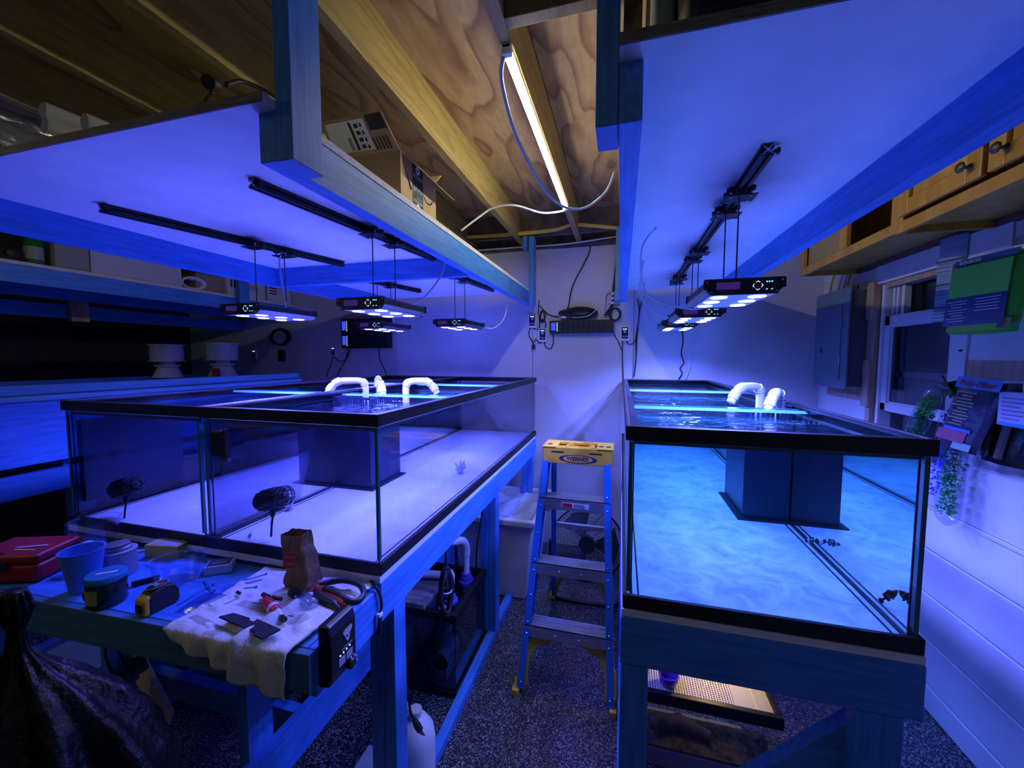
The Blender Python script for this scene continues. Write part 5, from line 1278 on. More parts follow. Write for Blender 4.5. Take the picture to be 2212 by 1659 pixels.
# tape measure
c = T(330, 1318); t = thing('tape_measure', 'yellow and black tape measure on the table front', 'tape measure', tuple(c)); rz = 1.52
ex = Vector((math.cos(rz), math.sin(rz), 0)); ey = Vector((-math.sin(rz), math.cos(rz), 0)); ez = Vector((0, 0, 1))
pf = [(-.030, 0), (.034, 0), (.040, .008), (.040, .035), (.028, .054), (.008, .060), (-.014, .056), (-.030, .044)]
obj('case', MB().prism(pf, c-ey*.022+ex*.012, ex, ez, ey, .044), mat('tape_black', (.02, .02, .025), .6), t, bevel=.008, seg=3)
obj('nose', MB().prism([(-.036, 0), (-.006, 0), (-.006, .050), (-.028, .047), (-.036, .040)], c-ey*.020+ex*.008, ex, ez, ey, .040), YELLOW, t, bevel=.005)
obj('mouth', rbox_at(MB(), c-ex*.029+ez*.010, .004, .022, .020, rz), BLACKM, t)
od = [(.025*math.cos(a), .015*math.sin(a)) for a in [2*PI*i/24 for i in range(24)]]
tp_ = Vector((ex.x*.97, ex.y*.97, -.12))
bd = obj('badge', MB().prism(od, c+ex*.012+ez*.0585, ex, ey, ez, .0025), mat('badge_black', (.015, .015, .018), .35), t)
obj('badge_rim', MB().ring_tube([c+ex*(.012+x)+ey*y+ez*.061 for x, y in od], .0012, 5, closed=True), mat('badge_brass', (.45, .33, .16), .4), t)
text('badge_print', '35', .016, c+ex*.012+ey*.005+ez*.0614, ey*-1, ex, TEXTW, bd, .0002)
obj('badge_line', rbox_at(MB(), c+ex*.016-ey*.004+ez*.0612, .022, .004, .0005, rz), mat('badge_brass', (.45, .33, .16)), bd)
solo('marker_pen', MB().ring_tube([T(284, 1262, .008), T(345, 1246, .008)], .007, 12), BLACK, 'black marker lying between the jar and the clear tub', 'pen', smooth=True)
# yellow tester box
c = T(366, 1196); t = thing('yellow_carton', 'flat yellow printed carton against the tank frame', 'carton', tuple(c)); rz = .18
obj('carton', rbox_at(MB(), c, .118, .056, .040, rz), mat('carton_yellow', (.62, .46, .05), .6), t, bevel=.001)
obj('top_print', rbox_at(MB(), c+Vector((0, 0, .0402)), .100, .044, .0004, rz), mat('print_lilac', (.42, .38, .48), .5), t)
obj('print_patch', rbox_at(MB(), c+Vector((-.028, -.008, .0407)), .034, .016, .0004, rz), mat('print_olive', (.48, .45, .20), .5), t)
obj('print_patch', rbox_at(MB(), c+Vector((.02, .012, .0407)), .040, .009, .0004, rz), mat('print_yellow', (.6, .5, .2), .5), t)
# clear oval tub
c = T(382, 1252); t = thing('clear_tub', 'empty clear oval food tub in mid table', 'tub', tuple(c)); rz = .45
def ovalring(rx, ry, h): return [c+Vector((rx*math.cos(a)*math.cos(rz)-ry*math.sin(a)*math.sin(rz), rx*math.cos(a)*math.sin(rz)+ry*math.sin(a)*math.cos(rz), h)) for a in [2*PI*i/32 for i in range(32)]]
rs_ = [ovalring(.048, .030, .001), ovalring(.052, .034, .004), ovalring(.068, .046, .058), ovalring(.075, .052, .060), ovalring(.075, .052, .064), ovalring(.067, .045, .063)]
m = MB().add([v for r in rs_ for v in r], [(i*32+j, i*32+(j+1) % 32, (i+1)*32+(j+1) % 32, (i+1)*32+j) for i in range(5) for j in range(32)]+[tuple(range(32))])
obj('tub', m, glass_like('tub_plastic', (.74, .78, .88), .16, .6, .25), t, smooth=True)
# white kit box
c = T(476, 1232); t = thing('test_kit_box', 'small white box with a black label on the table', 'box', tuple(c)); rz = .62
obj('box', rbox_at(MB(), c, .070, .050, .026, rz), mat('box_white', (.66, .66, .66), .5), t, bevel=.002)
obj('label', rbox_at(MB(), c+Vector((0, 0, .0262)), .060, .042, .0004, rz), mat('label_dark', (.03, .05, .08), .4), t)
ex = Vector((math.cos(rz), math.sin(rz), 0)); ey = Vector((-ex.y, ex.x, 0))
text('label_print', 'Better', .013, c+ey*.011+Vector((0, 0, .0267)), ex, ey, mat('print_green', (.35, .6, .15), .5), t, .0002)
text('label_print', 'Bubbles', .013, c-ey*.002+Vector((0, 0, .0267)), ex, ey, TEXTW, t, .0002)
# zip ties
ZTM = mat('blue_zip_tie', (.05, .22, .62), .4)
def ziptie(label, a, b, bow=.004):
    t = thing('zip_tie', label, 'zip tie', tuple(a)); a, b = Vector(a), Vector(b); mid = (a+b)/2+Vector((0, 0, bow))
    m = MB(); m.bar(a, mid, .004, .0013); m.bar(mid, b, .004, .0013); obj('strap', m, ZTM, t)
    obj('head', MB().bar(b-(b-a).normalized()*.003, b+(b-a).normalized()*.003, .006, .005), ZTM, t); return t
ziptie('blue zip tie crossing another left of the label bag', T(385, 1305, .003), T(460, 1262, .003))
ziptie('short blue zip tie crossing beneath, left of the label bag', T(440, 1253, .002), T(462, 1275, .006))
ziptie('blue zip tie on the towel edge, longest', T(480, 1272, .004), T(575, 1240, .016)); ziptie('blue zip tie on the towel edge, lower of the fan', T(482, 1275, .004), T(576, 1250, .016))
ziptie('blue zip tie stub resting on the towel', T(510, 1277, .008), T(553, 1268, .014))
# bag of ties with a paper slip
c0 = [T(375, 1325), T(440, 1280), T(545, 1290), T(505, 1330)]
def bil(q, u, v): return q[0]*(1-u)*(1-v)+q[1]*v*(1-u)+q[2]*u*v+q[3]*u*(1-v)
t = thing('tie_bag', 'flat clear bag of blue zip ties with a white slip', 'bag', tuple(c0[0])); n = 14; top = []; 
for i in range(n+1):
    for j in range(n+1):
        u, v = i/n, j/n; k = (1-abs(2*u-1)**4)*(1-abs(2*v-1)**4); p = bil(c0, u, v); top.append(p+Vector((0, 0, .002+.012*k+.004*mnoise.noise(p*60))))
fs = [(i*(n+1)+j, (i+1)*(n+1)+j, (i+1)*(n+1)+j+1, i*(n+1)+j+1) for i in range(n) for j in range(n)]
obj('film', MB().add(top, fs), glass_like('blue_film', (.55, .68, .95), .22, .6, .2), t, smooth='all')
zb_ = MB(); rg = random.Random(4)
for k in range(26):
    u, v = rg.uniform(.12, .8), rg.uniform(.15, .8); a = bil(c0, u, v)+Vector((0, 0, .002+.006*rg.random())); b = bil(c0, min(.95, u+rg.uniform(-.1, .2)), min(.95, v+rg.uniform(-.25, .25)))+Vector((0, 0, .002+.006*rg.random())); zb_.bar(a, b, .0035, .0012)
o = obj('zip_ties', zb_, ZTM, t); o['kind'] = 'stuff'
q = [T(450, 1305, .016), T(502, 1281, .016), T(519, 1289, .016), T(466, 1313, .016)]
obj('paper_slip', MB().add(q+[x+Vector((0, 0, .0006)) for x in q], [(3, 2, 1, 0), (4, 5, 6, 7), (0, 1, 5, 4), (1, 2, 6, 5), (2, 3, 7, 6), (3, 0, 4, 7)]), PAPERW, t)
# towel: lies on the table and hangs over the front edge
ca, cb2, cc = T(360, 1362), T(575, 1232), T(818, 1262)
cd = Vector((-.705, .575, ZT)); n = 60; vs = []
def towel_pt(u, v):
    p = ca*(1-u)*(1-v)+cb2*v*(1-u)+cc*u*v+cd*u*(1-v)
    h = .006+.010*max(0, mnoise.noise(Vector((p.x*13, p.y*13, 1))))+.012*max(0, mnoise.noise(Vector((p.x*24+p.y*12, p.y*30, 5))))
    rd = math.exp(-((u-.62-.12*v)/.045)**2)*(1-v)**.6*.022; h += rd
    edge = .640+(p.x+1.95)*.0362-.003
    x, y, z = p.x, p.y, ZT+h
    x = min(x, -.668+.02*v)
    if y < edge:
        d = edge-y; fold = .006*math.sin(p.x*95)+.004*math.sin(p.x*41)
        y = edge-.006-min(d, .02)*.3-h*.6+fold*min(1, d/.04); z = ZT+h*max(0, 1-d/.03)-max(0, d-.008)*1.05
    return Vector((x, y, z))
for i in range(n+1):
    for j in range(n+1): vs.append(towel_pt(i/n, j/n))
tw_ = obj('towel', MB().add(vs, [(i*(n+1)+j, i*(n+1)+j+1, (i+1)*(n+1)+j+1, (i+1)*(n+1)+j) for i in range(n) for j in range(n)]), TOWEL, smooth='all')
sd = tw_.modifiers.new('thickness', 'SOLIDIFY'); sd.thickness = .005; sd.offset = 1
tag(tw_, 'rumpled white towel hanging over the table front edge', 'towel')
HEMR = mat('towel_rib', (.48, .45, .38), .95)
for s, (u0, u1, v) in enumerate(((.08, .62, .13), (.25, .9, .42))):
    hm = MB()
    for k in range(46):
        u = u0+(u1-u0)*k/46; a = towel_pt(u, v)+Vector((0, 0, .0062)); b = towel_pt(u+.004, v+.075)+Vector((0, 0, .0062)); hm.bar(a, b, .0016, .0008)
    o = obj('ribbed_hem', hm, HEMR, tw_); o['kind'] = 'stuff'
def W(u, v, dz=.022): return P(u, v, z=ZT+dz)
# kraft paper bag
c = T(655, 1262, .012); t = thing('paper_bag', 'crumpled brown paper bag with a red square standing by the tank', 'bag', tuple(c)); vs = []; nk = 28; hh = .150; nk = 44
for k in range(13):
    q = k/12; w = (.041, .043, .042, .040, .037, .036, .037, .038, .039, .039, .039, .038, .036)[k]; d = w*(.75-.15*q)
    for j in range(nk):
        a = 2*PI*j/nk; s = 1/max(abs(math.cos(a)), abs(math.sin(a)))**.85
        p = Vector((w*math.cos(a)*s, d*math.sin(a)*s, q*hh)); nn = mnoise.noise(p*26)*.005+abs(mnoise.noise(p*48))*.007-.002+mnoise.noise(p*120)*.002
        p += Vector((math.cos(a)*nn, math.sin(a)*nn, 0)); p.x += -.012*q+.006*math.sin(q*5); p.z += (.010*mnoise.noise(p*30) if k > 9 else 0)
        vs.append(c+p)
m = MB().add(vs, [(k*nk+j, k*nk+(j+1) % nk, (k+1)*nk+(j+1) % nk, (k+1)*nk+j) for k in range(12) for j in range(nk)]+[tuple(range(nk-1, -1, -1))])
bg_ = obj('bag', m, BAGP, t); sd = bg_.modifiers.new('thick', 'SOLIDIFY'); sd.thickness = .0012
qx = Vector((.93, .37, 0)); qo = c+Vector((.37, -.93, 0))*.040-qx*.017+Vector((0, 0, .092))
patch_ = MB().bar(qo-qx*.016, qo+qx*.016, .0012, .042); obj('red_square', patch_, mat('bag_red', (.42, .045, .04), .7), t)
qn = Vector((.37, -.93, 0))
text('bag_print', 'Do it', .013, qo+qn*.0008+Vector((0, 0, .009)), qx, (0, 0, 1), mat('bag_print', (.62, .40, .30), .7), t, .0002)
text('bag_print', 'Best', .013, qo+qn*.0008+Vector((0, 0, -.009)), qx, (0, 0, 1), mat('bag_print', (.62, .40, .30), .7), t, .0002)
# glass vial, glue, black bits, bracket
a, b = W(640, 1283, .024), W(680, 1308, .024); t = thing('glass_vial', 'clear glass vial lying beside the paper bag', 'vial', tuple(a)); d = (b-a)
obj('glass', MB().ring_tube([a, a+d*.12, a+d*.2, a+d*.85, a+d*.95, b], [.011, .011, .016, .0165, .015, .010], 18), glass_like('vial_glass', (.55, .60, .72), .22, .7, .08), t, smooth=True)
obj('stopper', MB().ring_tube([a-d*.22, a+d*.02], .013, 14), BLACK, t, smooth=True)
a, b = W(572, 1296, .028), W(606, 1330, .024); t = thing('glue_tube', 'red and white glue tube with a black cap on the towel', 'glue tube', tuple(a)); d = b-a
obj('tube', MB().ring_tube([a, a+d*.3, a+d*.7, a+d*.8], [.009, .014, .013, .011], 14), mat('glue_red', (.62, .03, .05), .35), t, smooth=True)
obj('crimp', MB().bar(a-d*.10, a+d*.05, .020, .004), mat('glue_red', (.62, .03, .05)), t)
obj('nozzle', MB().ring_tube([a+d*.78, a+d*.95, a+d*1.05], [.0105, .007, .005], 12), PVC, t, smooth=True)
obj('cap', MB().ring_tube([a+d*1.06, a+d*1.25], [.006, .0065], 10), BLACK, t, smooth=True)
obj('white_band', MB().ring_tube([a+d*.5, a+d*.62], [.0142, .0140], 14), PAPERW, t, smooth=True)
for k, (a, b, r) in enumerate((((568, 1284), (580, 1290), .006), ((588, 1290), (608, 1294), .005), ((512, 1279), (518, 1282), .004), ((545, 1302), (565, 1303), .0015), ((622, 1330), (634, 1331), .0015))):
    solo('plastic_bit', MB().ring_tube([W(*a, .024), W(*b, .024)], r, 10), BLACK if k < 3 else mat('wire_grey', (.2, .2, .22), .4), ('black plug on the towel behind the glue tube', 'second black plug behind the glue tube, right', 'tiny black plug by the paper slip', 'thin wire end left of the glue tube', 'thin wire end right of the glue cap')[k], 'small part', smooth=True)
BRK = [(473, 1335), (505, 1327), (540, 1338), (536, 1342), (548, 1346), (556, 1340), (606, 1362), (566, 1383), (548, 1374), (552, 1369), (492, 1343)]
pts = [W(u, v, .026) for u, v in BRK]
solo('plastic_bracket', MB().add(pts+[p+Vector((0, 0, .004)) for p in pts], [tuple(range(len(pts)-1, -1, -1)), tuple(range(len(pts), 2*len(pts)))]+[(i, (i+1) % len(pts), len(pts)+(i+1) % len(pts), len(pts)+i) for i in range(len(pts))]), BLACKM, 'flat black plastic bracket lying on the white towel', 'bracket')
# folding hand tool with a looped handle
t = thing('hand_tool', 'black hand tool with red grip and looped handle by the paper bag', 'tool', tuple(W(730, 1275)))
hp_ = curve([W(690, 1263, .03), W(715, 1257, .03), W(745, 1254, .034), W(775, 1262, .034), W(786, 1282, .032), W(770, 1300, .028), W(750, 1296, .03), W(728, 1282, .034), W(700, 1272, .034)], 5)
obj('loop_handle', MB().ring_tube(hp_, .008, 10), BLACK, t, smooth='all')
gp_ = curve([W(683, 1270, .024), W(705, 1283, .022), W(735, 1300, .020), W(748, 1312, .018)], 5)
obj('grip', MB().ring_tube(gp_, [.010]*3+[.015]*10+[.010]*(len(gp_)-13), 10), mat('grip_red', (.50, .05, .02), .5), t, smooth='all')
gp2 = [p+Vector((-.012, -.012, -.001)) for p in gp_]
obj('inner_grip', MB().ring_tube(gp2[2:], [.006]*2+[.012]*8+[.008]*(len(gp2)-12), 10), BLACK, t, smooth='all')
obj('pivot', MB().lathe(W(692, 1258, .034), [(.008, 0), (.006, .004)], 12), STEEL, t)
cable('pump_lead', [T(700, 1246, .006), T(760, 1246, .006), T(795, 1252, .010), T(812, 1268, .012), P(822, 1290, x=-.642), P(824, 1312, x=-.642), P(818, 1330, x=-.642)], .0045, RUBBER, 'black lead running along the table to the corner clip', sub=8)
t = thing('cable_clip', 'white cable clip with black plug on the table side', 'clip', tuple(P(818, 1330, x=-.63)))
k = P(817, 1328, x=-.645); obj('clip', MB().box(-.6485, -.635, k.y-.008, k.y+.010, k.z-.005, k.z+.006), PVC, t, bevel=.002)
obj('plug', MB().ring_tube([(-.640, k.y, k.z-.006), (-.640, k.y-.002, k.z-.05)], [.006, .009], 10), RUBBER, t, smooth=True)
# pump driver stuck on the table side
y0, y1 = P(688, 1400, x=-.62).y, P(750, 1360, x=-.60).y
t = thing('pump_driver', 'tall black pump driver with logo and keys fixed to the table corner', 'controller', (-.61, y0, .83))
zc0, zc1 = .818, .968
ya_, yb2 = .712, .800
prf = [(.0, zc0), (.028, zc0+.004), (.036, zc0+.03), (.036, zc1-.025), (.030, zc1-.004), (.020, zc1), (0, zc1-.004)]
obj('case', MB().prism(prf, (-.6505, ya_, 0), (1, 0, 0), (0, 0, 1), (0, 1, 0), yb2-ya_), mat('driver_black', (.014, .014, .018), .3), t, bevel=.005, seg=3)
xf_ = -.6144; ym = (ya_+yb2)/2
tri = [(-.016, .012), (-.012, .016), (.014, .017), (.017, .012), (.004, -.014), (-.002, -.015)]
lg = obj('logo', MB().prism(tri, (xf_, ym+.012, .915), (0, 1, 0), (0, 0, 1), (1, 0, 0), .0012), mat('logo_silver', (.48, .48, .54), .35), t)
obj('logo_wave', MB().ring_tube(curve([(xf_+.0015, ym, .912), (xf_+.0015, ym+.007, .916), (xf_+.0015, ym+.014, .911), (xf_+.0015, ym+.024, .918)]), .0012, 5), BLACK, lg)
text('brand_print', 'VORTECH', .008, (xf_+.0004, ym+.010, .889), (0, 1, 0), (0, 0, 1), mat('print_silver', (.5, .5, .55), .4), t, .0002)
ic = MB()
for k in range(4): ic.lathe((xf_, ya_+.030+k*.011, .880+.001*k), [(.0022, 0), (.0018, .001)], 8, (1, 0, 0))
obj('indicator_lights', ic, ICON, t)
for k in range(2): obj('key', MB().box(xf_-.0005, xf_+.0015, ya_+.024+k*.026, ya_+.046+k*.026, .855, .873), mat('key_pale', (.30, .30, .38), .4), t, bevel=.0006)
obj('dial', MB().lathe((xf_-.002, ym+.018, .840), [(.013, 0), (.013, .010), (.010, .013)], 18, (1, 0, 0)), BLACK, t, smooth=True)
dm = MB()
for k in range(5):
    a = -1.0+k*.7; dm.lathe((xf_+.006, ym+.018+.0165*math.cos(a), .840+.0165*math.sin(a)), [(.003, 0), (.002, .002)], 8, (1, 0, 0))
obj('dial_marks', dm, mat('dial_marks', (.6, .55, .55), .4), t)

# ================================================================== UNDER THE STANDS
# sump tank under the left stand
sx0, sx1, sy0, sy1, sz0, sz1 = -1.16, -.702, 1.60, 2.02, .0, .40
sx1 = -.700
t = thing('sump_tank', 'black-rimmed glass sump tank on the floor under the left stand', 'aquarium', (-.9, 1.8, 0))
def frame(t, nm, x0, x1, y0, y1, z0, z1, w, m):
    r = MB(); r.box(x0, x1, y0, y0+w, z0, z1); r.box(x0, x1, y1-w, y1, z0, z1); r.box(x0, x0+w, y0+w, y1-w, z0, z1); r.box(x1-w, x1, y0+w, y1-w, z0, z1)
    return obj(nm, r, m, t, bevel=.003)
frame(t, 'top_frame', sx0, sx1, sy0, sy1, sz1-.035, sz1, .032, RIM); frame(t, 'bottom_frame', sx0, sx1, sy0, sy1, sz0, sz0+.03, .02, RIM)
i = .006
DGL = glass_like('algae_glass', (.50, .56, .62), .06, .8)
obj('front_glass', MB().box(sx0+i, sx1-i, sy0+i, sy0+i+.005, .02, sz1-.02), DGL, t); obj('back_glass', MB().box(sx0+i, sx1-i, sy1-i-.005, sy1-i, .02, sz1-.02), DGL, t)
obj('side_glass', MB().box(sx0+i, sx0+i+.005, sy0+.012, sy1-.012, .02, sz1-.02), DGL, t); obj('side_glass', MB().box(sx1-i-.005, sx1-i, sy0+.012, sy1-.012, .02, sz1-.02), DGL, t)
obj('floor_panel', MB().box(sx0+i, sx1-i, sy0+i, sy1-i, .012, .018), GREYD, t)
obj('baffle', MB().box(-1.0, -.994, sy0+.014, sy1-.014, .019, .30), GREYD, t)
t = thing('pipe_tee', 'large white pipe tee with dark mouth inside the sump', 'pipe fitting', (-.80, 1.72, .02))
obj('cross_arm', MB().lathe((-.815, 1.655, .115), [(.047, 0), (.047, .022), (.040, .024), (.040, .12), (.047, .122), (.047, .145)], 22, (0, 1, 0), (False, False)), PVC, t, smooth=True)
obj('dark_mouth', MB().lathe((-.815, 1.659, .115), [(.041, 0), (.041, .002)], 22, (0, 1, 0)), BLACKM, t)
obj('stem', MB().lathe((-.815, 1.73, .14), [(.030, 0), (.030, .06), (.036, .062), (.036, .10), (.028, .102), (.028, .20)], 20), PVC, t, smooth=True)
obj('flange_ring', MB().lathe((-.815, 1.81, .105), [(.085, 0), (.088, .004), (.085, .008), (.076, .008), (.076, 0)], 28, (0, 1, 0), (False, False)), mat('ring_grey', (.45, .45, .48), .4), t, smooth=True)
obj('foot', MB().box(-.85, -.78, 1.67, 1.79, .0185, .070), PVC, t, bevel=.004)
t = thing('drain_pipe', 'white drain pipe bending down into the sump with a purple union', 'pipe', (-.77, 1.90, .41))
b = Vector((-.772, 1.905, 0))
obj('pipe', MB().ring_tube(curve([b+Vector((0, 0, .33)), b+Vector((0, 0, .55)), b+Vector((0, -.004, .59)), b+Vector((-.012, -.022, .615)), b+Vector((-.04, -.05, .62)), b+Vector((-.12, -.14, .62)), b+Vector((-.25, -.30, .62))]), .0165, 14), PVC, t, smooth=True)
obj('elbow_hub', MB().ring_tube(curve([b+Vector((0, 0, .53)), b+Vector((0, -.002, .575)), b+Vector((-.010, -.018, .610)), b+Vector((-.032, -.042, .619)), b+Vector((-.055, -.066, .62))]), .0205, 14), PVC, t, smooth=True)
obj('union', MB().lathe(b+Vector((0, 0, .375)), [(.040, 0), (.042, .004), (.040, .018), (.030, .022), (.030, .038), (.025, .040), (.025, .058)], 22), PURPLE, t, smooth=True)
t = thing('valve_stub', 'short white valve stub with a purple base near the cord hank', 'valve', (-.76, 1.69, .40)); b = Vector((-.765, 1.690, .402))
obj('base', MB().lathe(b, [(.034, 0), (.036, .004), (.033, .016), (.024, .020), (.023, .036)], 20), PURPLE, t, smooth=True)
obj('stub', MB().lathe(b+Vector((0, 0, .034)), [(.0155, 0), (.0155, .05), (.019, .052), (.019, .10), (.012, .118), (.004, .128)], 16), PVC, t, smooth=True)
obj('lever_mark', MB().box(b.x-.004, b.x+.004, b.y-.0205, b.y-.0185, b.z+.090, b.z+.125), TEXTB, t)
solo('pvc_offcut', MB().ring_tube([(-1.14, 1.78, .445), (-.84, 1.835, .445)], .0185, 16), PVC, 'loose white pipe lying across the sump boards', 'pipe', smooth=True)
solo('lid_board', MB().box(-1.15, -.86, 1.60, 1.70, .4005, .424), mat('grey_board', (.36, .33, .32), .7, build=mottled((.22, .20, .20), (.44, .40, .38), (1, 12, 12), 7, 5)), 'grey weathered board over the front of the sump', 'board', bevel=.002)
solo('lid_board', MB().box(-1.15, -.86, 1.705, 1.86, .4005, .412), mat('grey_board2', (.18, .17, .18), .7, build=mottled((.11, .10, .11), (.24, .22, .22), (1, 12, 12), 7, 5)), 'darker board behind the grey board on the sump', 'board', bevel=.002)
t = coil('tied hank of grey pump cord hanging before the sump pipes', (-.735, 1.575, .53), .035, .115, 8, .0055, mat('grey_cord', (.05, .05, .06), .45), 'cord_hank', None, .012, (.85, -.5, 0))
obj('tie', MB().ring_tube([Vector((-.735+.024*math.cos(a), 1.575+.024*math.sin(a), .53)) for a in [2*PI*k/14 for k in range(14)]], .0035, 6, closed=True), PVC, t, smooth='all')
obj('upper_lead', MB().ring_tube(curve([(-.735, 1.575, .62), (-.738, 1.585, .70), (-.735, 1.60, .80)]), .0055, 6), mat('grey_cord', (.05, .05, .06)), t, smooth='all')
t = thing('cord_plug', 'black plug on a cord hanging before the sump glass', 'plug', (-.79, 1.585, .25))
obj('plug', MB().bar((-.797, 1.585, .20), (-.79, 1.585, .27), .026, .018, (0, 1, 0)), BLACK, t, bevel=.004)
obj('lead', MB().ring_tube(curve([(-.79, 1.585, .27), (-.775, 1.585, .36), (-.76, 1.585, .44), (-.745, 1.58, .50)]), .0055, 6), RUBBER, t, smooth='all')
cable('hanging_lead', [(-.70, 2.01, .83), (-.715, 1.99, .70), (-.735, 1.97, .55), (-.74, 1.97, .42)], .0045, RUBBER, 'black lead hanging from the stand into the sump, right one')
cable('hanging_lead', [(-.715, 1.985, .80), (-.755, 1.94, .70), (-.78, 1.92, .66)], .0045, RUBBER, 'black lead hanging from the stand toward the pipe elbow, left one')
# white tub at the back
t = thing('white_tub', 'white square tub of crumpled foam at the back of the aisle', 'tub', (-.8, 2.7, 0))
def tub(m, z, x0, x1, y0, y1): return [(x0, y0, z), (x1, y0, z), (x1, y1, z), (x0, y1, z)]
m = MB(); rr = [tub(0, .0, -1.02, -.575, 2.42, 2.97), tub(0, .50, -1.06, -.520, 2.385, 3.0), tub(0, .50, -1.08, -.495, 2.36, 3.02), tub(0, .545, -1.08, -.495, 2.36, 3.02), tub(0, .545, -1.04, -.53, 2.40, 2.985), tub(0, .02, -1.0, -.60, 2.44, 2.95)]
m.add([v for r in rr for v in r], [(i*4+j, i*4+(j+1) % 4, (i+1)*4+(j+1) % 4, (i+1)*4+j) for i in range(5) for j in range(4)]+[(3, 2, 1, 0), (20, 21, 22, 23)])
obj('tub_shell', m, TUBW, t, bevel=.012, seg=3)
n = 22; vs = []
for i in range(n+1):
    for j in range(n+1):
        x, y = -1.03+.49*i/n, 2.41+.565*j/n; vs.append((x, y, .45+.06*mnoise.noise(Vector((x*9, y*9, 2)))+.02*mnoise.noise(Vector((x*30, y*30, 3)))+.05*j/n))
o = obj('crumpled_foam', MB().add(vs, [(i*(n+1)+j, (i+1)*(n+1)+j, (i+1)*(n+1)+j+1, i*(n+1)+j+1) for i in range(n) for j in range(n)]), mat('crumpled_foam', (.55, .56, .58), .8), t, smooth='all')
# jug, plug, tote, black bin
jc = P(897, 1532, z=.275); jc.z = 0
t = thing('white_jug', 'white plastic jug with cap behind the left stand leg', 'jug', tuple(jc))
obj('jug', MB().lathe(jc, [(.060, 0), (.070, .006), (.072, .16), (.066, .20), (.042, .238), (.022, .25), (.022, .258)], 26), PVC, t, smooth=True)
obj('cap', MB().lathe(jc+Vector((0, 0, .258)), [(.024, 0), (.024, .018), (.021, .021)], 22), mat('cap_white', (.72, .72, .74), .4), t, smooth=True)
obj('handle', MB().ring_tube(curve([jc+Vector((-.03, .02, .245)), jc+Vector((-.07, .04, .24)), jc+Vector((-.085, .05, .20)), jc+Vector((-.066, .04, .15))]), .012, 10), PVC, t, smooth='all')
t = thing('cord_plug', 'black three-pin plug dangling in front of the white jug', 'plug', tuple(jc+Vector((.03, -.08, .2))))
a = P(893, 1553, y=jc.y-.085); b = P(908, 1578, y=jc.y-.085)
obj('plug', MB().ring_tube([a, a+(b-a)*.5, b], [.007, .012, .011], 10), BLACK, t, smooth=True)
pn = MB(); d = (b-a).normalized()
for k in (-1, 0, 1): pn.bar(b+Vector((.006*k, 0, 0)), b+d*.018+Vector((.006*k, 0, 0)), .002, .005)
obj('pins', pn, mat('brass_pin', (.45, .38, .22), .35, .9), t)
obj('lead', MB().ring_tube(curve([a, a+Vector((-.012, .0, .03)), a+Vector((-.025, .005, .10)), Vector((-.80, 1.25, .5)), Vector((-.82, 1.3, .80))]), .004, 6), RUBBER, t, smooth='all')
t = thing('white_tote', 'white tote corner on the floor behind the left stand leg', 'tote', tuple(P(775, 1650, z=.2)))
k = P(797, 1612, z=.2)
obj('tub', MB().box(k.x+.01, k.x+.09, k.y-.40, k.y-.02, 0, .19), TUBW, t, bevel=.01); obj('lid', MB().box(k.x, k.x+.10, k.y-.42, k.y, .1905, .21), PVC, t, bevel=.005)
t = thing('black_bin', 'black bin with pale bolts on the floor under the left stand', 'bin', (-1.2, 1.7, 0))
obj('bin', MB().box(-1.72, -1.21, 1.48, 1.94, 0, .40), BLACK, t, bevel=.015, seg=3); obj('rim', MB().box(-1.735, -1.195, 1.465, 1.955, .37, .40), BLACKM, t, bevel=.006)
bl = [P(785, 1443, x=-1.19), P(765, 1487, x=-1.19), P(720, 1548, y=1.46), P(792, 1564, x=-1.19)]
for q, dr in zip(bl, ((1, 0, 0), (1, 0, 0), (0, -1, 0), (1, 0, 0))):
    if dr[0]: q = Vector((-1.2095, min(max(q.y, 1.52), 1.9), min(max(q.z, .05), .34)))
    else: q = Vector((min(max(q.x, -1.68), -1.26), 1.4795, min(max(q.z, .05), .34)))
    obj('bolt', MB().lathe(q, [(.009, 0), (.007, .005)], 10, dr), PVC, t)
# garbage bag in the lower left corner
gcx = P(120, 1520, y=.40)
t = thing('rubbish_bag', 'full black rubbish bag with a knotted top before the table', 'bag', (gcx.x, .40, 0)); vs = []; nk = 56
top = P(92, 1338, y=.40)
prof = [(.0, .15), (.02, .20), (.30, .235), (.62, .23), (.78, .205), (.88, .15), (.94, .085), (.975, .040), (1.0, .017), (1.03, .012), (1.06, .026), (1.085, .018)]
pr2 = []
for i in range(len(prof)-1):
    for q in range(4): pr2.append((prof[i][0]+(prof[i+1][0]-prof[i][0])*q/4, prof[i][1]+(prof[i+1][1]-prof[i][1])*q/4))
pr2.append(prof[-1]); zt0 = top.z-.03
for k, (h, r) in enumerate(pr2):
    cxx = gcx.x+(top.x-gcx.x)*max(0, h-.6)/.45; cyy = .37
    for j in range(nk):
        a = 2*PI*j/nk; d = Vector((math.cos(a), math.sin(a), 0))
        w = 1+.16*math.sin(a*11+h*5)*max(0, (h-.45))*1.2+.22*mnoise.noise(Vector((math.cos(a)*1.6, math.sin(a)*1.6, h*4)))+.12*mnoise.noise(Vector((math.cos(a)*4, math.sin(a)*4, h*11)))
        vs.append(Vector((cxx, cyy, h*zt0))+Vector((d.x*r*w, d.y*r*.72*w, 0)))
K = len(pr2)
obj('bag', MB().add(vs, [(k*nk+j, k*nk+(j+1) % nk, (k+1)*nk+(j+1) % nk, (k+1)*nk+j) for k in range(K-1) for j in range(nk)]+[tuple(range(nk-1, -1, -1)), tuple((K-1)*nk+j for j in range(nk))]), GBAG, t, smooth='all')
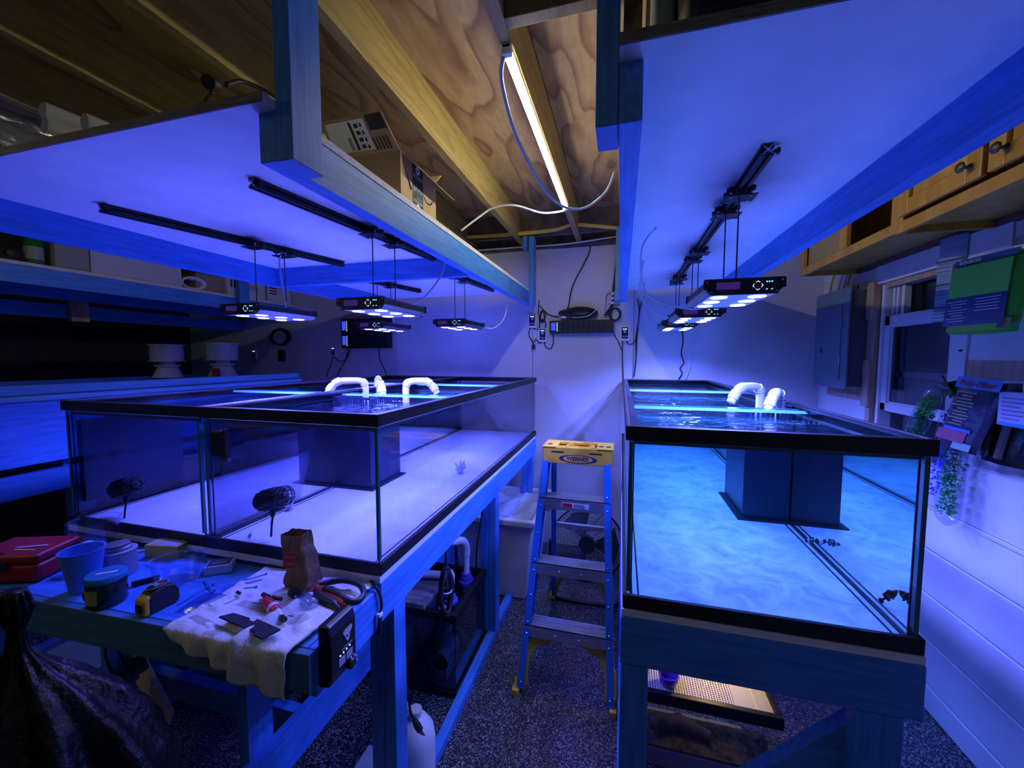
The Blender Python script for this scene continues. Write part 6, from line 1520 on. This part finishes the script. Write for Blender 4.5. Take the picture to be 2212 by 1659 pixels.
# bins and offcuts under the left end
k = P(40, 1372, z=.32)
t = thing('storage_bin', 'pale blue storage bin in the gap left of the table', 'bin', (k.x, k.y, 0))
obj('bin', MB().box(-2.40, -2.02, k.y-.14, k.y+.26, 0, .30), mat('bin_blue', (.20, .36, .72), .45), t, bevel=.01); obj('lid', MB().box(-2.42, -2.0, k.y-.16, k.y+.28, .3005, .325), mat('bin_lid', (.26, .42, .80), .4), t, bevel=.006)
solo('pine_offcut', MB().bar(P(276, 1388, y=1.12), P(362, 1560, y=.98), .075, .02, (0, -1, .2)), TANOAK, 'brown board leaning beneath the work table', 'board')
for k, (u, v) in enumerate(((268, 1462), (292, 1440))):
    q = P(u, v, y=.76+.09*k); t = thing('power_brick', ('black power brick hanging under the table, lower one', 'black power brick hanging under the table, upper one')[k], 'adapter', tuple(q))
    obj('brick', MB().bar(q+Vector((-.035, 0, -.01)), q+Vector((.035, 0, .015)), .03, .045), BLACK, t, bevel=.005)
    obj('lead', MB().ring_tube(curve([q+Vector((.035, 0, .015)), q+Vector((.06, 0, .07)), q+Vector((.05, .01, .12)), Vector((q.x+.02, .80, .885))]), .004, 6), RUBBER, t, smooth='all')
    obj('lead', MB().ring_tube(curve([q+Vector((-.035, 0, -.01)), q+Vector((-.07, 0, .04)), q+Vector((-.075, .01, .10)), Vector((q.x-.05, .80, .885))]), .004, 6), RUBBER, t, smooth='all')
# terrarium under the right stand
tx0, tx1, ty0, ty1, tz0, tz1 = .085, .578, 1.525, 1.70, .075, .30
solo('white_crate', MB().box(.09, .50, 1.53, 1.72, 0, .074), mat('crate_grey', (.22, .22, .26), .6), 'low grey crate under the small terrarium', 'crate', bevel=.006)
t = thing('small_terrarium', 'small lit glass terrarium with a black rim under the right stand', 'terrarium', (.33, 1.6, tz0))
frame(t, 'top_frame', tx0, tx1, ty0, ty1, tz1-.045, tz1, .022, RIM)
obj('front_glass', MB().box(tx0+.004, tx1-.004, ty0+.003, ty0+.007, tz0, tz1-.03), CLEARG, t); obj('back_glass', MB().box(tx0+.004, tx1-.004, ty1-.007, ty1-.003, tz0, tz1-.03), CLEARG, t)
obj('side_glass', MB().box(tx0+.003, tx0+.007, ty0+.008, ty1-.008, tz0, tz1-.03), CLEARG, t); obj('side_glass', MB().box(tx1-.007, tx1-.003, ty0+.008, ty1-.008, tz0, tz1-.03), CLEARG, t)
obj('floor_panel', MB().box(tx0+.008, tx1-.008, ty0+.008, ty1-.008, tz0, tz0+.008), mat('bedding', (.10, .07, .04), .9, build=mottled((.03, .025, .02), (.16, .12, .06), (1, 1, 1), 40, 4, .6, .006)), t)
gm = MB(); x0, x1 = tx0+.022, tx0+.34
k = 0; x = x0
while x < x1: gm.box(x, x+.0035, ty0+.022, ty1-.022, tz1-.008, tz1-.005); x += .0095
y = ty0+.022
while y < ty1-.024: gm.box(x0, x1, y, y+.0035, tz1-.0085, tz1-.0055); y += .0095
o = obj('mesh_lid', gm, mat('mesh_cream', (.78, .70, .55), .5), t); o['kind'] = 'stuff'
obj('clear_lid_sheet', MB().box(x1+.002, tx1-.024, ty0+.022, ty1-.022, tz1-.010, tz1-.006), mat('lid_sheet', (.62, .58, .42), .25), t)
obj('lid_ridge', MB().box(x1+.075, x1+.079, ty0+.022, ty1-.022, tz1-.006, tz1-.003), mat('mesh_cream', (.78, .70, .55)), t)
obj('log', MB().ring_tube([(.14, 1.58, tz0+.05), (.25, 1.63, tz0+.04), (.36, 1.60, tz0+.03)], [.02, .028, .018], 10), DARKLUM, t, smooth='all')
bc_ = Vector((.20, 1.585, tz1-.0045)); t = thing('purple_bowl', 'small violet bowl sitting on the terrarium mesh', 'bowl', tuple(bc_))
obj('bowl', MB().lathe(bc_, [(.022, 0), (.030, .008), (.036, .03), (.037, .045), (.034, .045), (.028, .010)], 24, cap=(True, True)), mat('violet_glass', (.10, .05, .45), .15), t, smooth=True)
rl = thing('terrarium_lamp', 'small clamp lamp shining down on the terrarium lid', 'lamp', (.34, 1.75, .5))
lc = Vector((.37, 1.74, .52)); ld_ = Vector((-.06, -.55, -.8)).normalized()
obj('shade', MB().lathe(lc, [(.014, -.05), (.02, -.045), (.045, .03), (.043, .03), (.018, -.040)], 22, ld_, (True, False)), mat('lamp_shade', (.05, .05, .05), .5), rl, smooth=True)
obj('bulb', MB().ball(lc+ld_*.004, .018, 12, 8), BULB, rl, smooth='all')
obj('arm', MB().ring_tube(curve([lc-ld_*.05, lc+Vector((.03, .12, .10)), (.45, 2.0, .60), (.52, 2.0, .60)]), .006, 8), BLACK, rl, smooth='all')
